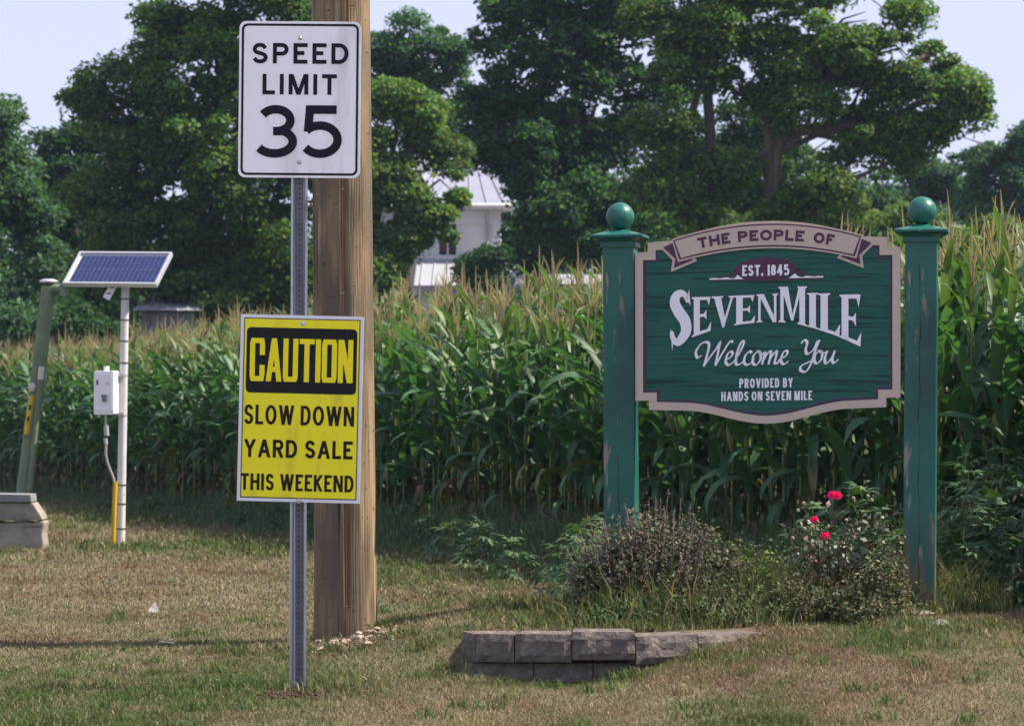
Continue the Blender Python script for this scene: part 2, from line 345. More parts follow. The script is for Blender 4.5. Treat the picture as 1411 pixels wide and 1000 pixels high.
class Text:
    """collects lettering; place(u, v, layer) turns sign coordinates (u right, v up, metres) into 3D"""
    def __init__(s, y=0.0, warp=None): s.mb = MB(); s.y = y; s.k = 0; s.warp = warp
    def raw(s, vs, fs):
        s.k += 1; dy = (s.k % 7) * .00025
        if s.warp: vs = [s.warp(v[0], v[1]) for v in vs]
        s.mb.add([(v[0], s.y - dy, v[1]) for v in vs], fs)
    def glyph(s, strokes, x0, y0, wd, H, t):
        for st in strokes:
            pts = []
            n = len(st)
            for i, (a, b) in enumerate(st):
                endp = i in (0, n - 1); o = st[1] if i == 0 else st[-2]
                vert = endp and b in (0, 1) and abs(o[1] - b) > .01
                x = x0 + (t / 2 + a * (wd - t) if wd > t else wd / 2)
                y = y0 + (b * H if vert else t / 2 + b * (H - t))
                pts.append((x, y))
            if n == 2 and abs(pts[0][1] - pts[1][1]) > 1e-6 and abs(pts[0][0] - pts[1][0]) > 1e-6:   # slanted: cut level
                (ax, ay), (bx, by) = pts; l = math.hypot(bx - ax, by - ay); hw = t / 2 * l / abs(by - ay)
                if hw < t * 1.3:
                    s.raw([(ax - hw, ay), (ax + hw, ay), (bx + hw, by), (bx - hw, by)], [(0, 1, 2, 3)]); continue
            if n == 2 and abs(pts[0][1] - pts[1][1]) < 1e-6:     # horizontal bars run out to the box edge
                (ax, ay), (bx, by) = pts
                if abs(bx - ax) > t:
                    if st[0][0] in (0, 1): ax += -t / 2 if bx > ax else t / 2
                    if st[1][0] in (0, 1): bx += t / 2 if bx > ax else -t / 2
                pts = [(ax, ay), (bx, by)]
            vs, fs = ribbon(pts, lambda i, d: t); s.raw(vs, fs)
    def line(s, text, x0, x1, y0, H, t, gap=None, font=GL, space=.55, place=None):
        """fit the words between x0 and x1; place(cx, text box) optional per-letter transform for text on an arc"""
        gap = t * 1.1 if gap is None else gap
        rel = [(0 if c == ' ' else font[c][0]) for c in text]
        fixed = sum((space * H if c == ' ' else (t if font[c][0] == 0 else t * 0)) for c in text) + gap * (len(text) - 1)
        u = (x1 - x0 - fixed) / max(1e-6, sum(rel)); x = x0
        for c, r_ in zip(text, rel):
            if c == ' ': x += space * H + gap; continue
            wd = t if r_ == 0 else r_ * u
            if place:
                save = s.warp; cx = x + wd / 2
                s.warp = place(cx); s.glyph(font[c][1], x, y0, wd, H, t); s.warp = save
            else: s.glyph(font[c][1], x, y0, wd, H, t)
            x += wd + gap
    def build(s, name, m, parent): return s.mb.build(name, m, parent)
def rrect(x0, z0, x1, z1, r, n=6):
    p = []
    for cx, cz, a in ((x1 - r, z1 - r, 0), (x0 + r, z1 - r, 90), (x0 + r, z0 + r, 180), (x1 - r, z0 + r, 270)):
        p += [(cx + r * math.cos(R(a + 90 * i / n)), cz + r * math.sin(R(a + 90 * i / n))) for i in range(n + 1)]
    return p
def ring(mb, a, b, y):
    n = len(a); o = [(x, y, z) for x, z in a] + [(x, y, z) for x, z in b]
    mb.add(o, [(i, (i + 1) % n, (i + 1) % n + n, i + n) for i in range(n)])

# ------------------------------------------------------------------ street sign materials
M_white = mat('white_reflective_sheet', (.93, .93, .94), .35, var=.04, vscale=3, spec=.5)
mix_in(M_white, (.66, .66, .64), 5, (1.5, 1, .25), .52, .78, detail=8)
M_black = mat('black_vinyl', (.011, .010, .024), .6, spec=.15)
M_galv = mat('galvanised_steel', (.52, .53, .57), .45, metal=.55, var=.25, vscale=12, vstretch=(1, 1, .3), bump=.0004, bscale=120)
mix_in(M_galv, (.2, .17, .14), 9, (1, 1, .4), .62, .72)
M_galv_shade = mat('channel_steel_shade_dirt', (.17, .175, .20), .6, metal=.3, var=.3, vscale=14)  # darker steel tone: recess shade and dirt put into the colour
M_hole = mat('dark_hole', (.012, .012, .014), .9)
M_bolt = mat('zinc_bolt', (.5, .5, .52), .35, metal=.8)
M_yellow = mat('yellow_corrugated_plastic', (.94, .84, .004), .4, var=.05, vscale=4, spec=.4)
M_brownink = mat('dark_brown_print', (.022, .010, .008), .6, spec=.15)
M_blackp = mat('black_print_fluted', (.013, .014, .016), .5, spec=.2)
n_ = M_blackp.node_tree; wv = n_.nodes.new('ShaderNodeTexWave'); wv.inputs['Scale'].default_value = 36; wv.bands_direction = 'X'
tcw = n_.nodes.new('ShaderNodeTexCoord'); n_.links.new(tcw.outputs['Object'], wv.inputs[0])
bw = n_.nodes.new('ShaderNodeBump'); bw.inputs['Distance'].default_value = .003; n_.links.new(wv.outputs['Fac'], bw.inputs['Height']); n_.links.new(bw.outputs[0], n_.nodes['Principled BSDF'].inputs['Normal'])
M_yprint = mat('yellow_print', (.92, .78, .006), .45)
M_wplast = mat('white_plastic_edge', (.78, .78, .82), .4)

mix_in(M_yellow, (.70, .58, .02), 6, (1.4, 1, .5), .55, .75, detail=8)
# ------------------------------------------------------------------ speed limit sign on its post
SY = 14.4; spx = (413 - CX) / F * SY
sz = TZ(spx, SY); S = empty('speed_limit_sign', (spx, SY, sz)); tag(S, 'white speed limit 35 sign on a galvanised U-channel post', 'road sign')
def zz(py): return CAMZ - (py - HOR) * SY / F - sz
# post: U-channel (hat section), open side towards the road
top = zz(42); hw = .041; lean = -.012 / 2.5
sec = [(-hw, -.0), (-hw + .011, -.0), (-hw + .019, .026), (hw - .019, .026), (hw - .011, 0), (hw, 0), (hw, .004), (hw - .008, .004), (hw - .016, .031), (-hw + .016, .031), (-hw + .008, .004), (-hw, .004)]
mb = MB(); zs = [-.35, 0, 1.0, 2.0, top]
vs = [(x + z * lean * -1 * 0 + (top - z) * -.0035, y + .012, z) for z in zs for x, y in sec]; n = len(sec)
mb.add(vs, [(i * n + k, i * n + (k + 1) % n, (i + 1) * n + (k + 1) % n, (i + 1) * n + k) for i in range(len(zs) - 1) for k in range(n)] + [tuple(range((len(zs) - 1) * n, len(zs) * n))])
mb.build('post', M_galv, S)
MB().box((-.004, .0377, top / 2), (2 * (hw - .020), .0004, top)).build('channel_shade_dirt', M_galv_shade, S)  # thin dark sheet over the recess, painting in its shade and dirt
mb = MB(); z = .05
while z < top:
    xo = (top - z) * -.0035
    mb.lathe([(.0, 0), (.0042, 0)], 8)
    k0 = len(mb.v) - 16
    for i in range(k0, len(mb.v)):
        x, y, q = mb.v[i]; mb.v[i] = (x + xo - .0, .0375 - 0.0005, z + y)
    z += .0254 * 1.0
mb.build('punched_holes', M_hole, S)
# plate
def speed_sign(parent, cx, cz):
    P = empty('sign_plate', (cx, 0, cz)); P.parent = parent; P.rotation_euler = (0, R(.6), R(-1.5))
    w_, h_ = .606, .775; y = -.002
    body = MB().plate(rrect(-w_ / 2, -h_ / 2, w_ / 2, h_ / 2, .034), y, y + .003)
    o = body.build('plate', M_white, P)
    b = MB(); a1 = rrect(-w_ / 2 + .012, -h_ / 2 + .012, w_ / 2 - .012, h_ / 2 - .012, .03); a2 = rrect(-w_ / 2 + .0235, -h_ / 2 + .0235, w_ / 2 - .0235, h_ / 2 - .0235, .02)
    ring(b, a1, a2, y - .0012); b.build('border_line', M_black, P)
    s = 1 / 1110.; X = lambda c: (c - 411) * s; Z = lambda c: (507 - c) * s
    t = Text(y - .0015)
    t.line('SPEED', X(147), X(678), Z(310), 113 * s, 22 * s, gap=27 * s); t.line('LIMIT', X(205), X(615), Z(480), 113 * s, 22 * s, gap=27 * s)
    t.line('35', X(178), X(648), Z(828), 290 * s, 47 * s, gap=28 * s)
    t.build('lettering', M_black, P)
    for cc in (168, 852):
        mb = MB().lathe([(0, .006), (.006, .0055), (.0095, .002), (.0115, 0)], 12)
        mb.v = [(x, y - .001 - z, yy) for x, yy, z in mb.v]; mb.build('bolt', M_bolt, P, smooth=True, loc=(0, 0, Z(cc)))
speed_sign(S, 0, zz(137.5))
# ------------------------------------------------------------------ caution sign
cw, ch = .612, .925; s = cw / 578.
cz = CAMZ - (563 - HOR) * SY / F; cxw = (414 - CX) / F * SY
Cn = empty('caution_sign', (cxw, SY - .004, cz)); Cn.rotation_euler = (0, R(1.35), R(-2.5))
tag(Cn, 'yellow and black caution yard sale sign bolted below the speed limit', 'sign')
MB().plate([(-cw / 2, -ch / 2), (cw / 2, -ch / 2), (cw / 2, ch / 2), (-cw / 2, ch / 2)], -.004, .001).build('board', M_wplast, Cn)
def rc(i): return [(-cw / 2 + i, -ch / 2 + i), (cw / 2 - i, -ch / 2 + i), (cw / 2 - i, ch / 2 - i), (-cw / 2 + i, ch / 2 - i)]
MB().plate(rc(.0165), -.0052, -.0045).build('black_line', M_black, Cn)
MB().plate(rc(.0215), -.0064, -.0056).build('yellow_panel', M_yellow, Cn)
X = lambda c: -cw / 2 + c * s; Z = lambda c: ch / 2 - c * s
MB().plate(rrect(X(30), Z(366), X(549), Z(60), .022), -.0078, -.0068).build('heading_block', M_blackp, Cn)
t = Text(-.0085); t.line('CAUTION', X(47), X(532), Z(312), 202 * s, 24 * s, gap=6 * s, font=BOXY); t.build('heading_lettering', M_yprint, Cn)
for args, kw in ((('SLOW DOWN', X(26), X(543), Z(514), 92 * s, 14 * s), dict(gap=10 * s, space=.12)), (('YARD SALE', X(28), X(540), Z(668), 84 * s, 15 * s), dict(gap=10 * s, space=.2)), (('THIS WEEKEND', X(16), X(548), Z(822), 78 * s, 13 * s), dict(gap=8 * s, space=.16))):
    t = Text(-.0072); t.line(*args, **kw); t.build('lettering', M_brownink, Cn)
for zc in (38, 868):
    mb = MB().lathe([(0, .005), (.005, .005), (.006, .003), (.013, .002), (.0135, 0)], 12); mb.v = [(x, -.007 - z, y) for x, y, z in mb.v]
    mb.build('bolt', M_bolt, Cn, smooth=True, loc=(X(292), 0, Z(zc)))

# ------------------------------------------------------------------ utility pole
PY = 16.9; pxb = (476 - CX) / F * PY; pzb = TZ(pxb, PY)
U = empty('utility_pole', (pxb, PY, pzb)); tag(U, 'thick round wooden utility pole behind the speed limit sign', 'utility pole')
M_pole = mat('weathered_pole_wood', (.30, .215, .125), .9, vscale=5.0, vstretch=(6, 6, .30), col2=(.165, .118, .075), bump=.012, bscale=9, bstretch=(9, 9, .30), spec=.15)
mix_in(M_pole, (.105, .075, .05), 2.2, (3, 3, .6), .50, .66); mix_in(M_pole, (.32, .27, .17), 5, (5, 5, .3), .62, .75, offset=(3, 1, 2))
mix_in(M_pole, (.05, .035, .025), 30, (1, 1, .8), .70, .76, detail=2); mix_in(M_pole, (.13, .10, .075), 1.8, (2.4, 2, .5), .46, .60, offset=(7, 3, 1)); mix_in(M_pole, (.37, .29, .185), 2.5, (4, 4, .3), .60, .72, offset=(1, 8, 1))
mix_in(M_pole, (.05, .038, .026), 6, (6, 6, .12), .62, .69, detail=6, offset=(1, 5, 0)); mix_in(M_pole, (.10, .07, .045), 9, (1.2, 1.2, 3.2), .64, .70, detail=6, offset=(2, 2, 5))
mb = MB(); nz_, na = 60, 64; H_ = 9.5; vs = []
for i in range(nz_ + 1):
    q = -.4 + (H_ + .4) * (i / nz_) ** 1.5; rr = .181 - .0031 * q
    for k in range(na):
        a = 2 * PI * k / na; d = rr + .0022 * math.sin(a * 5 + q * .2) + .0015 * math.sin(a * 11 + q) + (.006 * math.exp(-q * 5) if q > 0 else .006)
        dd = (a - R(-84)) % (2 * PI); dd = min(dd, 2 * PI - dd)
        if dd < .05: d -= .005 + .004 * math.sin(q * 3.1)                                   # the long drying crack
        vs.append((d * math.cos(a) - q * .0075, d * math.sin(a), q))
mb.add(vs, [(i * na + k, i * na + (k + 1) % na, (i + 1) * na + (k + 1) % na, (i + 1) * na + k) for i in range(nz_) for k in range(na)] + [tuple(range(nz_ * na, nz_ * na + na))])
mb.build('pole', M_pole, U, smooth=True)
M_copper = mat('weathered_copper', (.16, .065, .04), .5, metal=.3)
mb = MB(); pts = []
for i in range(60):
    q = -.05 + i * .12; rr = .181 - .0031 * q + .004; a = R(-86) + .02 * math.sin(q * 2.3); pts.append((rr * math.cos(a) - q * .0075, rr * math.sin(a), q))
mb.tube(pts, .0038, 6); mb.build('ground_wire', M_copper, U)
for i in range(2, 56, 5):
    x, y, z = pts[i]; MB().tube([(x - .008, y + .004, z), (x - .007, y - .005, z), (x + .007, y - .005, z), (x + .008, y + .004, z)], .0022, 5).build('staple', M_bolt, U)

# ------------------------------------------------------------------ welcome sign
SA = math.atan2(16.75 - 17.06, 2.351 - .646); WC = (1.4985, 16.905); wz = .1
WS = empty('welcome_sign', (WC[0], WC[1], wz), SA); tag(WS, 'green carved wooden welcome sign between two ball-topped posts', 'sign')
M_green = mat('chipped_green_paint', (.010, .125, .098), .42, var=.25, vscale=5, bump=.0012, bscale=8, bstretch=(9, 9, .6), spec=.45)
mix_in(M_green, (.22, .20, .17), 9, (2.4, 2.4, .40), .60, .66, detail=8); mix_in(M_green, (.05, .035, .02), 4, (3, 3, .25), .70, .73, detail=6, offset=(4, 2, 1))
mix_in(M_green, (.004, .06, .052), 2.5, (1, 1, .4), .5, .62, detail=5, offset=(6, 1, 3)); mix_in(M_green, (.16, .10, .06), 11, (1.6, 1.6, .45), .42, .56, detail=8, zmask=(.80, .10)); mix_in(M_green, (.025, .035, .03), 3, (1, 1, .5), .45, .6, zmask=(.5, .15), offset=(3, 3, 3))
M_field = mat('green_grained_panel', (.007, .115, .082), .5, vscale=3.2, vstretch=(.8, 1, 11), col2=(.003, .070, .055), bump=.004, bscale=3.4, bstretch=(.7, 1, 14), spec=.35)
mix_in(M_field, (.0018, .032, .028), 3.0, (.7, 1, 18), .56, .62, detail=3, offset=(2, 0, 7))
M_tan = mat('tan_paint', (.58, .47, .39), .55, var=.1, vscale=6, bump=.0006, bscale=60)
M_purp = mat('plum_paint', (.10, .035, .075), .55, var=.2, vscale=9)
M_line = mat('slate_purple_paint', (.055, .05, .085), .55, var=.2, vscale=9)
M_wht = mat('white_paint', (.87, .87, .90), .45, var=.05, vscale=9)
for sx, zt, zb in ((-1, 2.583, .0), (1, 2.597, .0)):
    ph = .091; zt -= wz
    p = MB(); z1 = zt - .165 - .09
    pt = empty('post', (sx * .8665, 0, 0)); pt.parent = WS; pt.rotation_euler = (0, R(-.25 if sx < 0 else .35), 0)
    m = MB(); m.box((0, 0, (z1 - .35) / 2), (2 * ph, 2 * ph, z1 + .35)); o = m.build('shaft', M_green, pt, bevel=.006)
    rk = random.Random(4 + sx); za, zb_ = (.2, 2.1) if sx > 0 else (.25, 1.0); ck = [(-.004 + rk.uniform(-.006, .006), -ph - .0012, za + (zb_ - za) * i / 24, rk.uniform(.0005, .0028)) for i in range(25)]
    m = MB().add([q for x_, y_, z_, w_ in ck for q in ((x_ - w_, y_, z_), (x_ + w_, y_, z_))], [(2 * i, 2 * i + 1, 2 * i + 3, 2 * i + 2) for i in range(24)]); m.build('check_crack', mat('crack_wood', (.045, .03, .022), .9) if sx < 0 else bpy.data.materials['crack_wood'], pt)
    def fr(hs, zs_):
        v = [(a * h, b * h, q) for h, q in zip(hs, zs_) for a, b in ((-1, -1), (1, -1), (1, 1), (-1, 1))]; k = len(hs)
        return MB().add(v, [(i * 4 + j, i * 4 + (j + 1) % 4, (i + 1) * 4 + (j + 1) % 4, (i + 1) * 4 + j) for i in range(k - 1) for j in range(4)] + [(3, 2, 1, 0), tuple(range(4 * k - 4, 4 * k))])
    z0 = z1 - .012
    fr([.104, .104, .116, .152, .152, .1, .062, .045], [z0, z0 + .03, z0 + .042, z0 + .058, z0 + .072, z0 + .088, z0 + .098, z0 + .106]).build('cap', M_green, pt, bevel=.003)
    bc = zt - .0825
    pr = [(max(.0, .0825 * math.cos(a)), .0825 * math.sin(a)) for a in [R(-80 + 170 * i / 18) for i in range(19)]]
    MB().lathe([(.04, -.092), (.04, -.082)] + pr, 32, (0, 0, bc)).build('ball', M_green, pt, smooth=True)
# board
bu = 1 / 702.; BZ = 2.653 - wz; BR = math.tan(R(.75)); BXO = -.008
def bm(x, y): X_ = x * bu; return (X_ + BXO, BZ - y / 696.4 + X_ * BR)
def half(k):
    p = []
    for i in range(13): x = 390 * i / 12; p.append((x, 135 + k + 70 * (x / 390) ** 2))
    p += [(487 - k, 211 + k), (487 - k, 250 + k), (539 - k, 250 + k), (539 - k, 851 - k), (482 - k, 851 - k), (482 - k, 889 - k)]
    for i in range(12): x = 345 * (1 - i / 11); p.append((x, 950 - k - 57 * (1 - math.cos(PI * x / 345)) / 2))
    return p
def outl(k): h = half(k); return [bm(x, y) for x, y in h] + [bm(-x, y) for x, y in h[::-1][1:-1]]
Bd = empty('board', (0, 0, 0)); Bd.parent = WS
YF = -.062
MB().plate(outl(0)[::-1], YF, YF + .05).build('backboard', M_tan, Bd)
def solid_ring(a, b, y0, y1):
    n = len(a); v = [(x, y0, z) for x, z in a] + [(x, y0, z) for x, z in b] + [(x, y1, z) for x, z in a] + [(x, y1, z) for x, z in b]
    f = []
    for i in range(n):
        j = (i + 1) % n; f += [(i, i + n, j + n, j), (i, j, j + 2 * n, i + 2 * n), (i + n, i + 3 * n, j + 3 * n, j + n)]
    return MB().add(v, f)
solid_ring(outl(-1), outl(31), YF - .014, YF + .003).build('border', M_tan, Bd)
solid_ring(outl(31.5), outl(43), YF - .005, YF - .001).build('inner_line', M_line, Bd)
MB().plate(outl(43.5)[::-1], YF - .003, YF - .001).build('field', M_field, Bd)
def poly(pts, y, th, m, name): MB().plate([bm(*p) for p in pts], y, y + th).build(name, m, Bd)
xs = [-386 + 772 * i / 24 for i in range(25)]
top_ = lambda x: 150 + 58 * (x / 380) ** 2; bot_ = lambda x: 232 + 46 * (x / 355) ** 2
for sgn in (-1, 1):
    tl = [(-440, 230), (-381, 203), (-352, 268), (-310, 262), (-284, 288), (-393, 332), (-386, 283)]
    tp = [(-424, 231), (-385, 214), (-362, 278), (-318, 272), (-300, 284), (-380, 315), (-374, 279)]
    for pp, y, m_, nm in ((tl, YF - .013, M_tan, 'ribbon_tail_edge'), (tp, YF - .017, M_purp, 'ribbon_tail')):
        pp = [(x * -sgn, y_) for x, y_ in pp]; poly(pp if sgn > 0 else pp[::-1], y, .012, m_, nm)
def rib(x0, x1, e, y, m, nm, th=.012):
    xx = [x0 + (x1 - x0) * i / 24 for i in range(25)]; xb = [x * (x1 - 26) / x1 for x in xx]
    pts = [(x, top_(x) - e) for x in xx] + [(x, bot_(x) + e) for x in xb[::-1]]; poly(pts[::-1], y, th, m, nm)
rib(-389, 389, 12, YF - .0185, M_tan, 'ribbon_rim', .016); rib(-383, 383, 5, YF - .0200, M_purp, 'ribbon_outline', .004); rib(-376, 376, -1, YF - .0225, M_tan, 'ribbon', .004)
def place(cx):
    th = math.atan(50 * cx / 265 ** 2); my = 191 + 25 * (cx / 265) ** 2
    def f(x, y):                                              # x, y in board units, y up from the letter middle
        dx = x - cx; c_, s_ = math.cos(-th), math.sin(-th); return bm(cx + dx * c_ - y * s_ * 1, my - (dx * s_ + y * c_))
    return f
for wd_, a_, b_ in (('THE', -281, -149), ('PEOPLE', -117, 153), ('OF', 191, 274)):
    t = Text(YF - .0235); t.line(wd_, a_, b_, -22, 44, 11.5, gap=7, place=place); t.build('ribbon_lettering', M_purp, Bd)
# date medallion
el = [(125 * math.cos(a) - 5, min(326 - 45 * math.sin(a), 366)) for a in [2 * PI * i / 40 for i in range(40)]]
poly(el, YF - .009, .007, M_purp, 'medallion')
poly([(-240, 366), (238, 366), (225, 373), (-225, 373)][::-1], YF - .0085, .006, M_purp, 'medallion_bar')
for sg in (-1, 1):
    q = [(sg * 92 - 3, 366), (sg * 118 - 3, 347), (sg * 128 - 3, 357), (sg * 232 - 3, 360), (sg * 232 - 3, 366)]; poly(q if sg < 0 else q[::-1], YF - .0100, .006, M_wht, 'medallion_flourish')
    tt = Text(YF - .0112, warp=lambda x, y: bm(x, y))
    vs, fs = ribbon([(sg * (140 + (22 - i * 1.1) * math.cos(i * .5)), 345 + (17 - i * .8) * math.sin(i * .5)) for i in range(18)], lambda i, d: 6.5); tt.raw(vs, fs)
    vs, fs = ribbon([(sg * 158, 352), (sg * 190, 358), (sg * 205, 357)], lambda i, d: 6); tt.raw(vs, fs); tt.build('scroll', M_purp, Bd)
def serif_word():
    """thick-and-thin capitals with wedge serifs; box 0..w by 0..1"""
    def stem(x, w=.2, sr=.07, both=(1, 1)):
        o = [[(x - w / 2, 0), (x + w / 2, 0), (x + w / 2, 1), (x - w / 2, 1)]]
        if both[1]: o.append([(x - w / 2 - sr, 1), (x - w / 2 - sr, .965), (x, .90), (x + w / 2 + sr, .965), (x + w / 2 + sr, 1)][::-1])
        if both[0]: o.append([(x - w / 2 - sr, 0), (x + w / 2 + sr, 0), (x + w / 2 + sr, .035), (x, .10), (x - w / 2 - sr, .035)])
        return o
    arm = lambda x0, x1, y, d, th=.085, hk=.17: [[(x0, y - th / 2), (x1, y - th / 2), (x1, y + th / 2), (x0, y + th / 2)], [(x1 - .12, y), (x1, y - (hk if d < 0 else .04)), (x1 + .015, y + (hk if d > 0 else .04))]]
    E = stem(.2, .22) + [[(.2, 1), (.2, .915), (.62, .915), (.66, 1)][::-1], [(.55, .96), (.64, .75), (.70, 1)], [(.2, .54), (.2, .46), (.50, .46), (.50, .54)][::-1], [(.42, .5), (.55, .36), (.55, .64)], [(.2, .0), (.68, 0), (.63, .085), (.2, .085)], [(.55, .04), (.70, 0), (.72, .28)]]
    V = [[(.08, 1), (.34, 1), (.50, .24), (.46, 0), (.40, 0)][::-1], [(.46, 0), (.44, .2), (.72, 1), (.80, 1)][::-1][::-1], [(0, 1), (0, .96), (.2, .90), (.42, .96), (.42, 1)][::-1], [(.62, 1), (.62, .96), (.75, .92), (.88, .96), (.88, 1)][::-1]]
    N = stem(.14, .1) + [[(.1, 1), (.32, 1), (.84, 0), (.68, 0)][::-1]] + stem(.78, .1, both=(0, 1))
    Mm = stem(.15, .13) + [[(.12, 1), (.38, 1), (.60, .08), (.50, .08)][::-1], [(.50, .08), (.58, .08), (.92, 1), (.80, 1)]] + stem(.93, .22)
    I = stem(.18, .22); L = stem(.2, .22) + [[(.2, .0), (.64, 0), (.6, .085), (.2, .085)], [(.50, .04), (.66, 0), (.68, .30)]]
    return {'E': (.75, E), 'V': (.85, V), 'N': (.9, N), 'M': (1.12, Mm), 'I': (.36, I), 'L': (.7, L)}
SF = serif_word()
tops = [(-392, 415), (-320, 418), (-300, 436), (-100, 428), (60, 422), (62, 398), (150, 398), (165, 420), (383, 440)]
def seven_text(T, grow=0):
    bot = lambda x: np.interp(x, [-392, -365, -290, -200, -110, -20, 60, 130, 200, 280, 383], [645, 622, 592, 564, 549, 541, 543, 552, 572, 600, 648])
    def put(polys, x0, x1, w0, tp):
        for pg in polys:
            o = []
            for i in range(len(pg)):
                a, b = pg[i], pg[(i + 1) % len(pg)]
                for k in range(3): o.append((a[0] + (b[0] - a[0]) * k / 3, a[1] + (b[1] - a[1]) * k / 3))
            cx = sum(p[0] for p in o) / len(o); cy = sum(p[1] for p in o) / len(o)
            v = []
            for u, q in o:
                x = x0 + (x1 - x0) * u / w0; yb = float(bot(x)); y = yb + (tp(x) - yb) * q; v.append((x, y))
            if grow:
                mx = sum(p[0] for p in v) / len(v); my = sum(p[1] for p in v) / len(v)
                v = [(x + (grow if x > mx else -grow), y + (grow if y > my else -grow)) for x, y in v]
            T.raw(v, [tuple(range(len(v)))])
    c = lambda a, b: (lambda x: a + (b - a) * (x + 392) / 775)
    # S by a broad-nibbed stroke
    sp = crom([(-322, 455), (-334, 428), (-352, 418), (-372, 432), (-376, 462), (-358, 497), (-336, 530), (-330, 568), (-346, 600), (-366, 618), (-384, 600), (-390, 572)], 5)
    def wS(i, d): f = i / (len(sp) - 1); return (15 + 31 * math.sin(PI * min(1, max(0, f))) ** 1.3) + 2 * grow
    vs, fs = ribbon(sp, wS); T.raw(vs, fs)
    T.raw([(-326 - grow, 462 + grow), (-318 + grow, 402 - grow), (-312 + grow, 470 + grow), (-330, 440)], [(0, 1, 2, 3)]); T.raw([(-394 - grow, 560 - grow), (-380 + grow, 600), (-388, 652 + grow)], [(0, 1, 2)])
    for ch, x0, x1, ty in [('E', -309, -224, c(436, 430)), ('V', -226, -130, c(436, 426)), ('E', -136, -44, c(436, 424)), ('N', -44, 46, c(436, 420)), ('M', 46, 164, lambda x: 400), ('I', 164, 208, c(436, 424)), ('L', 206, 300, c(436, 428)), ('E', 292, 386, c(436, 436))]:
        put(SF[ch][1], x0, x1, SF[ch][0], ty)
T1_ = Text(YF - .0060, warp=lambda x, y: bm(x, y)); seven_text(T1_, 3.0); T1_.build('lettering_outline', M_line, Bd)  # dark painted outline around the town name
T2_ = Text(YF - .0100, warp=lambda x, y: bm(x, y)); seven_text(T2_); T2_.build('town_name_lettering', M_wht, Bd)
# script line
SC = [  # each a smooth pen path in photo-crop units
 [(-268, 668), (-284, 676), (-290, 652), (-270, 622), (-246, 614), (-236, 628), (-246, 672), (-258, 712)],
 [(-258, 712), (-236, 680), (-206, 640), (-192, 616), (-198, 650), (-210, 710)], [(-210, 710), (-186, 668), (-160, 626), (-148, 612), (-138, 616)],
 [(-172, 686), (-152, 680), (-140, 664), (-146, 654), (-160, 664), (-168, 694), (-156, 708), (-134, 694)],
 [(-134, 694), (-106, 650), (-94, 618), (-104, 616), (-122, 660), (-126, 702), (-112, 706), (-96, 694)],
 [(-62, 662), (-70, 654), (-88, 672), (-92, 700), (-76, 708), (-56, 692)],
 [(-36, 654), (-54, 672), (-56, 702), (-42, 708), (-26, 688), (-26, 662), (-36, 654), (-22, 664), (-10, 662)],
 [(-6, 656), (-12, 680), (-20, 708)], [(-16, 694), (4, 662), (16, 656), (14, 680), (6, 708)], [(8, 694), (30, 662), (40, 656), (38, 676), (32, 702), (44, 704)],
 [(44, 704), (56, 684), (74, 678), (84, 662), (78, 654), (66, 662), (58, 692), (68, 708), (88, 696)],
 [(140, 626), (152, 612), (164, 622), (158, 652), (166, 668), (190, 650), (206, 616)], [(214, 612), (198, 652), (180, 706), (160, 738), (138, 734), (140, 716), (168, 702), (196, 690)],
 [(212, 656), (196, 674), (194, 700), (206, 706), (222, 688), (224, 664), (212, 656), (228, 666), (238, 662)],
 [(246, 656), (236, 684), (238, 706), (252, 700), (268, 676), (276, 656)], [(276, 656), (266, 690), (272, 706), (290, 692)]]
T3_ = Text(YF - .0085, warp=lambda x, y: bm(x, y + 4))
for st in SC:
    p = crom(st, 6); vs, fs = ribbon(p, lambda i, d: 4.6 + 8.5 * abs(d[0] * math.sin(R(35)) + d[1] * math.cos(R(35))) ** 1.5); T3_.raw(vs, fs)
T3_.build('script_lettering', M_wht, Bd)
T4_ = Text(YF - .0085, warp=lambda x, y: bm(x, y))
def fl(txt, x0, x1, yb, H, t, T, gap, space):
    sv = T.warp; T.warp = lambda x, y: bm(x, yb - y); T.line(txt, x0, x1, 0, H, t, gap=gap, space=space); T.warp = sv
fl('PROVIDED BY', -112, 106, 806, 38, 6.6, T4_, 4.6, .14); fl('HANDS ON SEVEN MILE', -186, 184, 858, 38, 6.6, T4_, 4.4, .12); T4_.build('credit_lettering', M_wht, Bd)
T5_ = Text(YF - .0125, warp=lambda x, y: bm(x, y)); fl('EST. 1845', -100, 92, 354, 44, 8.5, T5_, 4.5, .2); T5_.build('date_lettering', M_wht, Bd)

